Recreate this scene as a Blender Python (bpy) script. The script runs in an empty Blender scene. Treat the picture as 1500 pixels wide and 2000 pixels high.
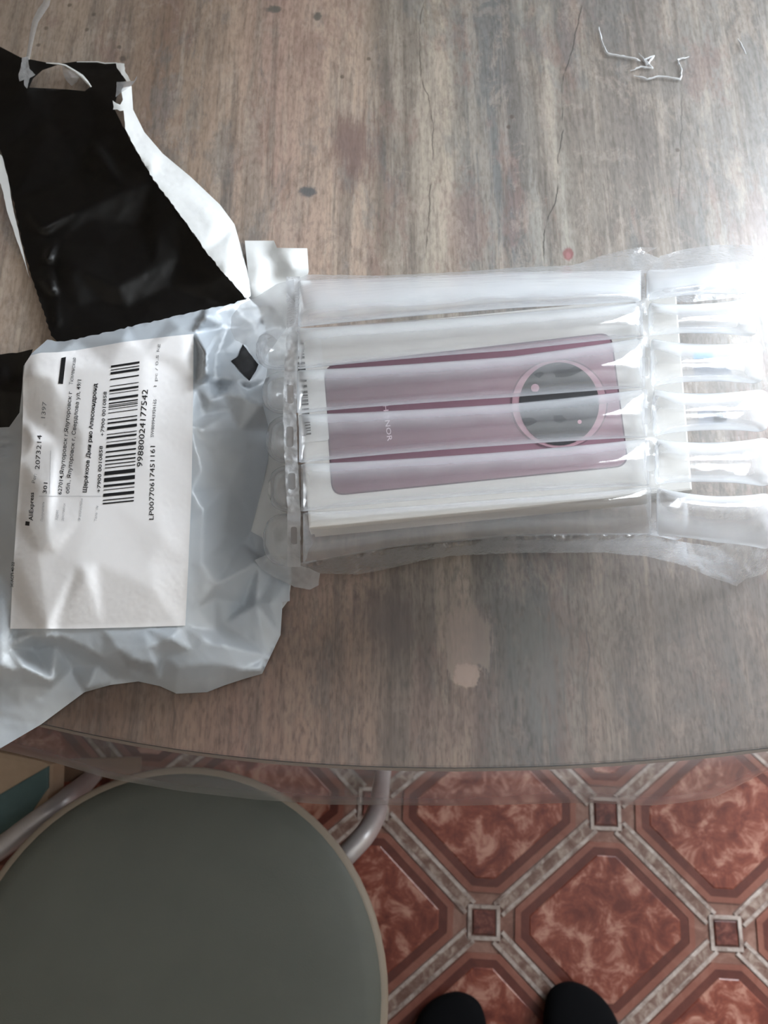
import bpy, bmesh, math, random
import numpy as np
from mathutils import Vector, Matrix, noise
from mathutils.geometry import delaunay_2d_cdt
random.seed(7)
SC = bpy.context.scene
COL = SC.collection
R = math.radians

# ------------------------------------------------------------------ camera, sky, exposure
CAM_H, TILT, F = 1.20, R(17.0), 1500.0
cd = bpy.data.cameras.new('camera'); cam = bpy.data.objects.new('camera', cd); COL.objects.link(cam)
cam.location = (0, 0, CAM_H); cam.rotation_euler = (TILT, 0, 0)
cd.sensor_fit = 'HORIZONTAL'; cd.sensor_width = 24.0; cd.lens = 24.0
cd.clip_start = 0.02; cd.clip_end = 60
cd.dof.use_dof = True; cd.dof.focus_distance = 0.43; cd.dof.aperture_fstop = 11.0
SC.camera = cam
w = bpy.data.worlds.new('world'); SC.world = w; w.use_nodes = True
bg = w.node_tree.nodes['Background']
bg.inputs[0].default_value = (0.84, 0.92, 1.0, 1); bg.inputs[1].default_value = 13.0
SC.view_settings.view_transform = 'Standard'; SC.view_settings.look = 'None'
SC.view_settings.gamma = 1.0; SC.view_settings.use_curve_mapping = False
SC.view_settings.exposure = 1.85
SC.cycles.use_denoising = True
SC.cycles.transparent_max_bounces = 40
SC.cycles.max_bounces = 10; SC.cycles.diffuse_bounces = 5; SC.cycles.glossy_bounces = 5
SC.cycles.caustics_reflective = False; SC.cycles.caustics_refractive = False
# daylight enters through this opening only (a portal guides the sky's light through it)
WX0, WX1, WZ0, WZ1, WY = 0.78, 2.45, 0.86, 2.15, 0.93
pl = bpy.data.lights.new('window_portal', 'AREA'); pl.shape = 'RECTANGLE'
pl.size = WX1 - WX0; pl.size_y = WZ1 - WZ0; pl.cycles.is_portal = True
po = bpy.data.objects.new('window_portal', pl); COL.objects.link(po)
po.location = ((WX0 + WX1) / 2, WY + 0.02, (WZ0 + WZ1) / 2); po.rotation_euler = (R(-90), 0, 0)

# ------------------------------------------------------------------ geometry helpers
CT, ST = math.cos(TILT), math.sin(TILT)
def U(px, py, z):
    "point of the plane at height z seen at photo pixel px, py"
    x = (px - 750) / F; y = -(py - 1000) / F
    d = (x, y * CT + ST, y * ST - CT)
    t = (z - CAM_H) / d[2]
    return Vector((d[0] * t, d[1] * t, z))
def link(name, me, mat=None, parent=None):
    o = bpy.data.objects.new(name, me); COL.objects.link(o)
    if mat is not None:
        for m in (mat if isinstance(mat, (list, tuple)) else [mat]): me.materials.append(m)
    if parent is not None: o.parent = parent
    return o
def mesh(name, verts, faces, mat=None, parent=None, smooth=True):
    me = bpy.data.meshes.new(name); me.from_pydata([tuple(v) for v in verts], [], faces); me.update()
    if smooth: me.polygons.foreach_set('use_smooth', [True] * len(me.polygons))
    return link(name, me, mat, parent)
def bm_obj(name, bm, mat=None, parent=None, smooth=False):
    me = bpy.data.meshes.new(name); bm.to_mesh(me); bm.free()
    if smooth: me.polygons.foreach_set('use_smooth', [True] * len(me.polygons))
    return link(name, me, mat, parent)
def tag(o, label=None, cat=None, group=None, kind=None):
    if label: o['label'] = label
    if cat: o['category'] = cat
    if group: o['group'] = group
    if kind: o['kind'] = kind
    return o
def empty(name, loc=(0, 0, 0)):
    o = bpy.data.objects.new(name, None); COL.objects.link(o); o.location = loc; o.empty_display_size = 0.05
    return o
def keep(o, parent):
    "parent an object whose mesh is in world coordinates"
    o.parent = parent; o.matrix_parent_inverse = Matrix.Translation(parent.location).inverted(); return o
def box_bm(bm, x0, x1, y0, y1, z0, z1, bev=0.0):
    vs = [bm.verts.new(p) for p in [(x0,y0,z0),(x1,y0,z0),(x1,y1,z0),(x0,y1,z0),(x0,y0,z1),(x1,y0,z1),(x1,y1,z1),(x0,y1,z1)]]
    fs = [bm.faces.new([vs[i] for i in f]) for f in [(3,2,1,0),(4,5,6,7),(0,1,5,4),(1,2,6,5),(2,3,7,6),(3,0,4,7)]]
    if bev:
        es = list({e for f in fs for e in f.edges})
        bmesh.ops.bevel(bm, geom=es, offset=bev, segments=2, affect='EDGES', profile=0.7)
def box(name, x0, x1, y0, y1, z0, z1, mat, parent=None, bev=0.0):
    bm = bmesh.new(); box_bm(bm, x0, x1, y0, y1, z0, z1, bev)
    return bm_obj(name, bm, mat, parent)
def prism(name, pts, z0, z1, mat, parent=None, bev=0.0, segs=2):
    bm = bmesh.new()
    b = [bm.verts.new((p[0], p[1], z0)) for p in pts]; t = [bm.verts.new((p[0], p[1], z1)) for p in pts]
    n = len(pts); bm.faces.new(b[::-1]); ft = bm.faces.new(t)
    for i in range(n): bm.faces.new([b[i], b[(i+1) % n], t[(i+1) % n], t[i]])
    bmesh.ops.recalc_face_normals(bm, faces=bm.faces)
    if bev: bmesh.ops.bevel(bm, geom=list(ft.edges), offset=bev, segments=segs, affect='EDGES', profile=0.6)
    return bm_obj(name, bm, mat, parent)
def tube(name, pts, rad, mat, parent=None, n=14, sub=6):
    P = [Vector(p) for p in pts]
    Q = []
    for i in range(len(P) - 1):
        a = P[max(i-1, 0)]; b = P[i]; c = P[i+1]; d = P[min(i+2, len(P)-1)]
        for k in range(sub):
            t = k / sub
            Q.append(0.5*((2*b)+(c-a)*t+(2*a-5*b+4*c-d)*t*t+(3*b-a-3*c+d)*t**3))
    Q.append(P[-1])
    vs, fs = [], []
    up = Vector((0.3, 0.2, 1)).normalized()
    for i, q in enumerate(Q):
        tn = (Q[min(i+1, len(Q)-1)] - Q[max(i-1, 0)]).normalized()
        s = tn.cross(up)
        if s.length < 1e-4: s = tn.cross(Vector((1, 0, 0)))
        s.normalize(); u2 = s.cross(tn); 
        r = rad if not callable(rad) else rad(i / (len(Q)-1))
        for k in range(n):
            a = 2*math.pi*k/n; vs.append(q + s*(r*math.cos(a)) + u2*(r*math.sin(a)))
    m = len(Q)
    for i in range(m-1):
        for k in range(n): fs.append((i*n+k, i*n+(k+1) % n, (i+1)*n+(k+1) % n, (i+1)*n+k))
    fs.append(tuple(range(n))[::-1]); fs.append(tuple((m-1)*n+k for k in range(n)))
    return mesh(name, vs, fs, mat, parent)
def poly_in(P, poly):
    "vectorised point in polygon"
    x, y = P[:, 0], P[:, 1]; c = np.zeros(len(P), bool); n = len(poly)
    for i in range(n):
        x0, y0 = poly[i]; x1, y1 = poly[(i+1) % n]
        if y0 == y1: continue
        m = ((y0 > y) != (y1 > y)) & (x < (x1-x0)*(y-y0)/(y1-y0)+x0); c ^= m
    return c
def dens(poly, step, jit=0.0, torn=None):
    "resample an outline; torn(i) -> jitter of segment i"
    out = []
    n = len(poly)
    for i in range(n):
        a = np.array(poly[i], float); b = np.array(poly[(i+1) % n], float); L = np.hypot(*(b-a)); k = max(1, int(L/step))
        j = jit if torn is None else torn.get(i, jit)
        nv = np.array([-(b-a)[1], (b-a)[0]])/max(L, 1e-6)
        for q in range(k):
            p = a+(b-a)*q/k
            if q or j > 0: p = p+nv*j*random.uniform(-1, 1)
            out.append((p[0], p[1]))
    return out
def interp_fun(ctrl):
    "piecewise-linear height over the triangulated control points (px, py, h): the facets of crumpled film"
    C = np.array(ctrl, float)
    r = delaunay_2d_cdt([Vector((a, b)) for a, b, _ in ctrl], [], [], 0, 1e-4)
    V = np.array([(v.x, v.y) for v in r[0]]); T = np.array(r[2]); H = np.array([C[o[0], 2] for o in r[3]])
    def f(P):
        P = np.asarray(P, float); out = np.full(len(P), np.nan)
        for a, b, c in T:
            A, B, D = V[a], V[b], V[c]
            den = (B[1]-D[1])*(A[0]-D[0])+(D[0]-B[0])*(A[1]-D[1])
            if abs(den) < 1e-9: continue
            l1 = ((B[1]-D[1])*(P[:, 0]-D[0])+(D[0]-B[0])*(P[:, 1]-D[1]))/den
            l2 = ((D[1]-A[1])*(P[:, 0]-D[0])+(A[0]-D[0])*(P[:, 1]-D[1]))/den
            l3 = 1-l1-l2
            m = (l1 > -1e-6) & (l2 > -1e-6) & (l3 > -1e-6) & np.isnan(out)
            out[m] = l1[m]*H[a]+l2[m]*H[b]+l3[m]*H[c]
        m = np.isnan(out)
        for i in np.where(m)[0]:
            d = (V[:, 0]-P[i, 0])**2+(V[:, 1]-P[i, 1])**2; k = np.argsort(d)[:3]; ww = 1/(d[k]+1)
            out[i] = (H[k]*ww).sum()/ww.sum()
        return out
    return f
def crumple(P, amp, sc, seed=0.0):
    "ridged noise: sharp creases in thin film"
    out = np.empty(len(P))
    for i, (x, y) in enumerate(P):
        v = Vector((x*sc+seed, y*sc-seed, seed))
        out[i] = amp*(1-2*abs(noise.noise(v))) + 0.5*amp*(1-2*abs(noise.noise(v*2.3)))
    return out
TZ = 0.7515          # top of the clear table cover
def sheet(name, outline, hf, step, mat, parent, smooth_it=2, crease=(0, 0.02, 0), holes=(), base=TZ, extra=None, step_out=None, flat_edge=False):
    "film sheet: outline in photo pixels, height hf in mm above the cover, real points on each view of the table"
    ol = outline
    A = np.array(ol); x0, y0 = A.min(0); x1, y1 = A.max(0)
    g = []
    row = 0; yy = y0
    while yy < y1:
        xx = x0 + (step/2 if row % 2 else 0)
        while xx < x1:
            g.append((xx+random.uniform(-.2, .2)*step, yy+random.uniform(-.2, .2)*step)); xx += step
        yy += step*0.87; row += 1
    g = np.array(g) if g else np.zeros((0, 2))
    if len(g):
        m = poly_in(g, ol)
        for i in range(len(ol)):
            a = np.array(ol[i]); b = np.array(ol[(i+1) % len(ol)]); d = b-a; L2 = max(d@d, 1e-9)
            t = np.clip(((g-a)@d)/L2, 0, 1); q = g-(a+t[:, None]*d)
            m &= (q**2).sum(1) > (0.45*step)**2
        g = g[m]
    hs = [list(h) for h in holes]
    pts = [Vector(p) for p in ol]; faces = [list(range(len(ol)))]; edges = []
    for h in hs:
        b = len(pts); pts += [Vector(p) for p in h]
        edges += [(b+i, b+(i+1) % len(h)) for i in range(len(h))]
    pts += [Vector(p) for p in g]
    r = delaunay_2d_cdt(pts, edges, faces, 1, 1e-5)
    P = np.array([(v.x, v.y) for v in r[0]]); T = [list(f) for f in r[2]]
    if hs:
        cen = np.array([P[t].mean(0) for t in T]); ok = np.ones(len(T), bool)
        for h in hs: ok &= ~poly_in(cen, h)
        T = [t for t, k in zip(T, ok) if k]
    H = hf(P)
    nb = [set() for _ in P]
    for t in T:
        for i in range(len(t)): nb[t[i]].add(t[(i+1) % len(t)]); nb[t[(i+1) % len(t)]].add(t[i])
    ia = [i for i, s in enumerate(nb) for _ in s]; ja = [j for s in nb for j in s]
    deg = np.maximum(np.bincount(ia, minlength=len(P)), 1)
    for _ in range(smooth_it):
        H = 0.5*H+0.5*np.bincount(ia, weights=H[ja], minlength=len(P))/deg
    if crease[0]: H = H+crumple(P, crease[0], crease[1], crease[2])
    if extra: H = H+extra(P)
    verts = [U(p[0], p[1], base+h/1000) for p, h in zip(P, H)]
    used = sorted({i for t in T for i in t}); mp = {o: n for n, o in enumerate(used)}
    fs = []
    for t in T:
        a, b, c = (verts[t[0]], verts[t[1]], verts[t[2]])
        t2 = [mp[i] for i in t]
        fs.append(t2 if (b-a).cross(c-a).dot(Vector((0, 0, CAM_H))-a) > 0 else t2[::-1])
    return mesh(name, [verts[i] for i in used], fs, mat, parent)

# ------------------------------------------------------------------ material helpers
def lin(c):
    return tuple(((v/255)/12.92 if v/255 <= 0.04045 else ((v/255+0.055)/1.055)**2.4) for v in c)+(1.0,)
class N:
    def __init__(s, name):
        s.m = bpy.data.materials.new(name); s.m.use_nodes = True; s.t = s.m.node_tree; s.t.nodes.clear()
        s.out = s.t.nodes.new('ShaderNodeOutputMaterial')
    def n(s, typ, **kw):
        nd = s.t.nodes.new(typ)
        for k, v in kw.items():
            if k.startswith('i_'):
                key = k[2:]; key = int(key) if key.isdigit() else key.replace('_', ' ')
                s.put(nd.inputs[key], v)
            else: setattr(nd, k, v)
        return nd
    def put(s, sock, v):
        if isinstance(v, bpy.types.NodeSocket): s.t.links.new(v, sock)
        else: sock.default_value = v
    def math(s, op, a, b=0.0, clamp=False):
        nd = s.n('ShaderNodeMath', operation=op, use_clamp=clamp); s.put(nd.inputs[0], a); s.put(nd.inputs[1], b); return nd.outputs[0]
    def mix(s, f, a, b, mode='MIX'):
        nd = s.n('ShaderNodeMix', data_type='RGBA', blend_type=mode); s.put(nd.inputs[0], f); s.put(nd.inputs[6], a); s.put(nd.inputs[7], b); return nd.outputs[2]
    def ramp(s, f, stops, interp='LINEAR'):
        nd = s.n('ShaderNodeValToRGB'); s.put(nd.inputs[0], f); e = nd.color_ramp.elements; nd.color_ramp.interpolation = interp
        while len(e) < len(stops): e.new(0.5)
        for q, (p, c) in zip(e, stops): q.position = p; q.color = c if len(c) == 4 else tuple(c)+(1,)
        return nd.outputs[0]
    def maprange(s, v, a, b, c=0.0, d=1.0, smooth=False):
        nd = s.n('ShaderNodeMapRange', interpolation_type='SMOOTHSTEP' if smooth else 'LINEAR'); s.put(nd.inputs[0], v)
        for i, q in enumerate((a, b, c, d)): nd.inputs[1+i].default_value = q
        return nd.outputs[0]
    def noise(s, vec, scale, detail=3.0, rough=0.55, dist=0.0):
        nd = s.n('ShaderNodeTexNoise'); s.put(nd.inputs['Vector'], vec); nd.inputs['Scale'].default_value = scale
        nd.inputs['Detail'].default_value = detail; nd.inputs['Roughness'].default_value = rough; nd.inputs['Distortion'].default_value = dist
        return nd.outputs[0]
    def vscale(s, vec, sc, off=(0, 0, 0)):
        nd = s.n('ShaderNodeMapping'); s.put(nd.inputs[0], vec); nd.inputs['Scale'].default_value = sc; nd.inputs['Location'].default_value = off
        return nd.outputs[0]
    def pos(s): return s.n('ShaderNodeNewGeometry').outputs['Position']
    def bump(s, h, strength=0.2, dist=0.001):
        nd = s.n('ShaderNodeBump'); s.put(nd.inputs['Height'], h); nd.inputs['Strength'].default_value = strength; nd.inputs['Distance'].default_value = dist
        return nd.outputs[0]
    def bsdf(s, col, rough=0.5, spec=0.5, metal=0.0, nrm=None, **kw):
        b = s.n('ShaderNodeBsdfPrincipled'); s.put(b.inputs['Base Color'], col); s.put(b.inputs['Roughness'], rough)
        b.inputs['Specular IOR Level'].default_value = spec; b.inputs['Metallic'].default_value = metal
        if nrm is not None: s.put(b.inputs['Normal'], nrm)
        for k, v in kw.items(): s.put(b.inputs[k.replace('_', ' ')], v)
        return b.outputs[0]
    def done(s, sh): s.t.links.new(sh, s.out.inputs[0]); return s.m
def plain(name, c, rough=0.6, spec=0.4, metal=0.0, var=0.06, sc=40, bump=0.0):
    q = N(name); p = q.pos(); f = q.noise(p, sc, 3)
    a = lin(c); col = q.mix(f, tuple(v*(1-var) for v in a[:3])+(1,), tuple(min(1, v*(1+var)) for v in a[:3])+(1,))
    nrm = q.bump(q.noise(p, sc*8, 2), bump, 0.001) if bump else None
    return q.done(q.bsdf(col, rough, spec, metal, nrm))

M = {}
M['wall'] = plain('painted_wall', (142, 131, 117), 0.9, 0.2, bump=0.1)
M['ceiling'] = plain('white_ceiling', (205, 203, 198), 0.95, 0.1)
M['frame_white'] = plain('white_window_plastic', (236, 236, 234), 0.35, 0.5)
M['steel'] = plain('grey_metal_tube', (188, 183, 183), 0.4, 0.5, 0.45, 0.08, 60)
M['black_rubber'] = plain('black_rubber', (22, 22, 22), 0.7)
M['trousers'] = plain('dark_trousers', (30, 32, 40), 0.9, 0.1, bump=0.2)
M['sock'] = plain('black_sock_knit', (9, 9, 11), 0.95, 0.1, 0, 0.2, 300, 0.3)
M['ink'] = plain('black_print', (28, 28, 30), 0.55, 0.3)
M['ink_grey'] = plain('grey_print', (128, 128, 130), 0.6, 0.3)
M['ink_pale'] = plain('pale_grey_print', (170, 170, 172), 0.6, 0.3)
M['paper'] = plain('label_paper', (226, 224, 224), 0.62, 0.35, 0, 0.02, 30)
M['card'] = plain('white_box_card', (226, 224, 220), 0.55, 0.3, 0, 0.02, 20)
M['sticker'] = plain('white_sticker', (232, 232, 230), 0.5, 0.3, 0, 0.02, 20)
M['tape_black'] = plain('black_tape', (22, 22, 25), 0.45, 0.4)

# weathered wood print of the table top
q = N('weathered_wood_print'); p = q.pos()
sx = q.n('ShaderNodeSeparateXYZ'); q.put(sx.inputs[0], p); X, Y = sx.outputs[0], sx.outputs[1]
wob = q.noise(q.vscale(p, (6, 3, 1)), 1.0, 4, 0.6)
wob2 = q.noise(q.vscale(p, (55, 3.5, 1), (3, 1, 0)), 1.0, 4, 0.6)
xw = q.math('ADD', X, q.math('MULTIPLY', q.math('SUBTRACT', wob, 0.5), 0.03))
xw = q.math('ADD', xw, q.math('MULTIPLY', q.math('SUBTRACT', wob2, 0.5), 0.014))
u = q.maprange(xw, -0.45, 0.45)
stops = [(-.45, (150, 134, 120)), (-.28, (160, 143, 129)), (-.22, (164, 146, 131)), (-.185, (150, 130, 114)), (-.165, (134, 112, 96)), (-.145, (158, 138, 122)),
         (-.11, (178, 156, 140)), (-.08, (176, 150, 138)), (-.05, (182, 160, 146)), (-.022, (190, 168, 152)), (-.006, (170, 152, 138)), (.002, (132, 120, 109)), (.014, (160, 150, 139)), (.022, (128, 118, 109)),
         (.03, (168, 158, 146)), (.048, (180, 168, 154)), (.058, (138, 133, 127)), (.07, (122, 121, 119)), (.092, (116, 117, 117)), (.1, (124, 120, 116)),
         (.108, (158, 154, 147)), (.118, (134, 126, 118)), (.126, (162, 156, 147)), (.136, (128, 120, 112)), (.15, (138, 130, 122)), (.19, (126, 119, 113)),
         (.23, (148, 143, 138)), (.27, (136, 132, 128)), (.31, (148, 144, 140)), (.45, (150, 142, 134))]
col = q.ramp(u, [((a+.45)/.9, lin(tuple(min(255, v*1.13) for v in c))) for a, c in stops])
def blotch(col, sc, off, lo, hi, amt, c, det=8, rg=.7, di=.3):
    f = q.noise(q.vscale(p, sc, off), 1.0, det, rg, di)
    return q.mix(q.maprange(f, lo, hi, 0, amt), col, lin(c))
col = blotch(col, (70, 4, 1), (1, 5, 0), .52, .60, .46, (204, 190, 176))
col = blotch(col, (60, 3.5, 1), (8, 2, 0), .53, .61, .5, (120, 112, 106))
col = blotch(col, (110, 9, 1), (5, 3, 0), .53, .60, .3, (128, 119, 112))
col = blotch(col, (20, 9, 1), (1.3, .2, 0), .54, .60, .42, (156, 124, 116), 10, .74)
col = blotch(col, (26, 9, 1), (7.3, 4.2, 0), .54, .60, .42, (206, 190, 176), 10, .74)
col = blotch(col, (24, 8, 1), (2.3, 9.2, 0), .54, .60, .42, (128, 132, 134), 10, .74)
col = blotch(col, (46, 34, 1), (9, 6, 0), .54, .58, .25, (204, 188, 176), 12, .78, .4)
col = blotch(col, (40, 26, 1), (2, 8, 0), .56, .61, .30, (132, 116, 110), 12, .78, .4)
# browner print towards the front edge, with window light falloff painted in
brown = q.maprange(q.math('ADD', Y, q.math('MULTIPLY', q.math('SUBTRACT', wob, .5), .12)), .19, .05, 0, 1, True)
col = q.mix(q.math('MULTIPLY', brown, .92), col, q.mix(1.0, col, lin((150, 131, 120)), 'MULTIPLY'))
g1 = q.noise(q.vscale(p, (330, 22, 1)), 1.0, 4, 0.65)
col = q.mix(1.0, col, q.ramp(g1, [(.3, lin((218, 216, 214))), (.5, lin((250, 250, 249))), (.66, lin((255, 255, 255)))]), 'MULTIPLY')
g2 = q.noise(q.vscale(p, (500, 160, 1)), 1.0, 3, 0.65)
col = q.mix(q.maprange(brown, 0, 1, .5, .8), col, q.mix(1.0, col, q.ramp(g2, [(.3, lin((176, 172, 168))), (.55, lin((255, 255, 255)))]), 'MULTIPLY'))
def stain(col, px, py, rx, ry, c, strength=0.8, edge=0.5, nz=0.5):
    w0 = U(px, py, .75)
    kx = .30/1000*1.0
    dx = q.math('DIVIDE', q.math('SUBTRACT', X, w0.x), rx); dy = q.math('DIVIDE', q.math('SUBTRACT', Y, w0.y), ry)
    d = q.math('SQRT', q.math('ADD', q.math('MULTIPLY', dx, dx), q.math('MULTIPLY', dy, dy)))
    d = q.math('ADD', d, q.math('MULTIPLY', q.math('SUBTRACT', q.noise(q.vscale(p, (1/rx, .8/ry, 1), (px, py, 0)), 1.3, 7, 0.72), .5), nz*2.6))
    if rx > .01: d = q.math('ADD', d, q.math('MULTIPLY', q.math('SUBTRACT', g1, .5), 1.3))
    return q.mix(q.maprange(d, 1.0, 1.0-edge, 0, strength, True), col, lin(c))
col = stain(col, 910, 1255, .018, .024, (142, 122, 110), .62, .3, .55)
col = stain(col, 910, 1320, .009, .008, (158, 134, 120), .75, .3, .6)
col = stain(col, 760, 1210, .030, .030, (76, 60, 56), .62, .7, .7)
col = stain(col, 1060, 1300, .022, .05, (92, 90, 86), .5, .7, .9)
col = stain(col, 690, 290, .024, .045, (126, 98, 92), .7, .8, .9)
col = stain(col, 600, 374, .0075, .006, (92, 98, 104), .85, .5, .5)
col = stain(col, 535, 18, .008, .0045, (100, 100, 96), .85, .5, .5)
col = stain(col, 620, 32, .0045, .005, (92, 90, 86), .85, .5, .5)
col = stain(col, 240, 115, .003, .004, (96, 84, 72), .8, .5, .4)
for a, b in ((170, 58), (136, 10), (233, 92), (183, 28), (90, 55), (75, 88), (720, 115), (668, 150), (1000, 228), (993, 248), (1323, 293)):
    col = stain(col, a, b, .0022, .0025, (92, 78, 68), .75, .6, .4)
ds = U(1110, 497, .75)
col = stain(col, 1110, 497, .0042, .0062, (140, 50, 60), .7, .35, .3)
col = stain(col, 1110, 499, .0022, .0036, (176, 120, 122), .8, .5, .3)
def crack(col, pts, wid, c, s):
    "a thin wandering crack along the grain through photo points"
    W = [U(a, b, .75) for a, b in pts]
    W.sort(key=lambda v: v.y)
    y0, y1 = W[0].y, W[-1].y; x0 = min(v.x for v in W); x1 = max(v.x for v in W)+1e-6
    t = q.maprange(Y, y0, y1)
    fx = q.n('ShaderNodeFloatCurve'); q.put(fx.inputs['Value'], t); cm = fx.mapping.curves[0]
    k = [((v.y-y0)/(y1-y0), (v.x-x0)/(x1-x0)) for v in W]
    cm.points[0].location = k[0]; cm.points[1].location = k[-1]
    for a in k[1:-1]: cm.points.new(*a)
    fx.mapping.update()
    xc = q.maprange(fx.outputs[0], 0, 1, x0, x1)
    xc = q.math('ADD', xc, q.math('MULTIPLY', q.math('SUBTRACT', q.noise(q.vscale(p, (1, 90, 1)), 1.0, 3), .5), .004))
    d = q.math('ABSOLUTE', q.math('SUBTRACT', X, xc))
    gate = q.math('MULTIPLY', q.maprange(Y, y0-.002, y0+.01), q.maprange(Y, y1+.002, y1-.01))
    brk = q.maprange(q.noise(q.vscale(p, (5, 60, 1), (2, 2, 0)), 1.0, 2), .36, .5)
    return q.mix(q.math('MULTIPLY', q.math('MULTIPLY', q.maprange(d, wid, wid*.3, 0, s), gate), brk), col, lin(c))
col = crack(col, [(1138, 0), (1118, 95), (1098, 170), (1098, 270), (1088, 325), (1090, 370), (1066, 440), (1062, 515)], .0007, (70, 66, 62), .85)
col = crack(col, [(836, 0), (820, 110), (838, 200), (846, 280), (840, 380), (832, 500)], .0007, (84, 76, 70), .7)
col = crack(col, [(1330, 170), (1330, 290), (1325, 420)], .0008, (98, 92, 88), .7)
col = crack(col, [(340, 1360), (338, 1400), (335, 1470)], .0009, (60, 46, 38), .7)
col = crack(col, [(1143, 1200), (1150, 1280), (1140, 1370), (1148, 1480)], .0009, (64, 56, 52), .6)
M['wood'] = q.done(q.bsdf(col, q.maprange(g1, .3, .7, .5, .42), .3, nrm=q.bump(g1, .15, .0004)))
M['edge'] = plain('brown_edge_band', (104, 84, 68), 0.5, 0.4)

# clear and hazy plastics
def schlick(q, nrm=None, f0=.07):
    "reflectance of a thin film, the same from both sides"
    l5 = q.n('ShaderNodeLayerWeight'); l5.inputs[0].default_value = .5
    if nrm is not None: q.put(l5.inputs['Normal'], nrm)
    return q.math('ADD', q.math('MULTIPLY', q.math('POWER', l5.outputs['Facing'], 5.0), .9-f0), f0, True)
def film(name, base=.05, edge=.45, gloss=.09, col=(1, 1, 1), white=(.91, .94, .98), blend=.35, bump=None, ior=1.5, pw=2.0, trl=.5, refl=.07):
    q = N(name); p = q.pos()
    nrm = None
    if bump: nrm = q.bump(q.noise(q.vscale(p, bump[2] if len(bump) > 2 else (1, 1, 1)), bump[0], 4, .6), bump[1], .002)
    lw = q.n('ShaderNodeLayerWeight'); lw.inputs[0].default_value = blend
    if nrm is not None: q.put(lw.inputs['Normal'], nrm)
    f = q.math('POWER', lw.outputs['Facing'], pw)
    hz = q.math('ADD', q.math('MULTIPLY', f, edge), base, True)
    tr = q.n('ShaderNodeBsdfTransparent'); tr.inputs[0].default_value = tuple(col)+(1,)
    df = q.n('ShaderNodeBsdfDiffuse'); df.inputs[0].default_value = tuple(white)+(1,)
    tl = q.n('ShaderNodeBsdfTranslucent'); tl.inputs[0].default_value = tuple(white)+(1,)
    dm = q.n('ShaderNodeMixShader'); dm.inputs[0].default_value = trl; q.put(dm.inputs[1], df.outputs[0]); q.put(dm.inputs[2], tl.outputs[0])
    m1 = q.n('ShaderNodeMixShader'); q.put(m1.inputs[0], hz); q.put(m1.inputs[1], tr.outputs[0]); q.put(m1.inputs[2], dm.outputs[0])
    gl = q.n('ShaderNodeBsdfGlossy'); gl.inputs['Roughness'].default_value = gloss; gl.inputs[0].default_value = (1, 1, 1, 1)
    fr = schlick(q, nrm, refl)
    if nrm is not None:
        q.put(gl.inputs['Normal'], nrm); q.put(df.inputs['Normal'], nrm)
    m2 = q.n('ShaderNodeMixShader'); q.put(m2.inputs[0], fr); q.put(m2.inputs[1], m1.outputs[0]); q.put(m2.inputs[2], gl.outputs[0])
    return q.done(m2.outputs[0])
M['air'] = film('clear_air_film', .08, .95, .075, bump=(60, .12), trl=.35, pw=1.25, refl=.055)
M['air_clear'] = film('clearer_air_film', .035, .7, .07, bump=(60, .14), trl=.35, pw=1.9, refl=.05)
M['air_side'] = film('clear_air_film_fold_sheen', .19, .75, .1, bump=(70, .35, (.35, 1, 1)), trl=.35, pw=1.25)  # extra haze paints the window's sheen over the overlapping film
M['air_low'] = film('clear_air_film_lower', .03, 1.0, .12, bump=(60, .12), pw=1.9)
M['haze'] = film('creased_milky_film', .22, .5, .12, bump=(260, .5))
M['seam'] = film('heat_sealed_white_film', .68, .3, .13, bump=(500, .5))
M['valve'] = film('flat_valve_film', .3, .2, .06)
M['weld'] = film('clear_weld_film', .03, .2, .06)
M['vinyl'] = film('clear_vinyl_cover', .035, .3, .3, refl=.05, ior=1.42, bump=(18, .06), pw=1.5)
M['liner'] = film('clear_tape', .34, .5, .1, bump=(200, .4))

# mailer films
def poly(name, c, rough, bumpsc, bstr, c2=None):
    q = N(name); p = q.pos(); a = lin(c); b = lin(c2 or c)
    colr = q.mix(q.maprange(q.noise(p, 14, 3), .4, .65), a, b)
    h = q.math('ADD', q.noise(p, bumpsc, 4, .6), q.math('MULTIPLY', q.noise(q.vscale(p, (1, .3, 1)), bumpsc*.4, 3, .6, 1.0), 1.2))
    return q.done(q.bsdf(colr, rough, .5, nrm=q.bump(h, bstr, .0015)))
M['mailer'] = poly('white_grey_mailer_film', (174, 181, 188), .31, 40, .06, (182, 186, 189))
M['mailer_white'] = poly('white_mailer_film', (224, 226, 226), .4, 50, .2)
M['mailer_black'] = poly('black_mailer_lining', (4, 4, 5), .42, 40, .2)
M['mailer_back'] = poly('grey_mailer_film', (190, 196, 198), .4, 60, .25)

# floor: marbled brown tiles, dark groove lines, pale dashed strips
def marble(name, a, b, c, sc=26):
    q = N(name); p = q.pos(); f = q.noise(p, sc, 6, .7, .6)
    colr = q.ramp(f, [(.36, lin(a)), (.5, lin(b)), (.64, lin(c))])
    return q.done(q.bsdf(colr, .38, .4))
M['tile'] = marble('marbled_red_brown_tile', (84, 34, 24), (114, 56, 41), (164, 120, 104), 27)
M['groove'] = marble('dark_brown_tile_border', (72, 31, 23), (80, 37, 28), (88, 43, 33))
M['rim'] = marble('pinkish_tile_margin', (108, 62, 50), (116, 70, 57), (124, 80, 67))
M['strip'] = marble('mottled_grey_strip', (90, 63, 53), (110, 86, 76), (148, 132, 121), 60)
M['strip_pale'] = marble('pale_strip_line', (104, 84, 76), (146, 132, 124), (172, 160, 152), 45)
M['caboch'] = marble('dark_red_square', (58, 24, 19), (84, 40, 32), (116, 70, 60), 70)
M['floor_base'] = marble('brown_floor_base', (96, 62, 52), (112, 78, 66), (130, 98, 86))

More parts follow.
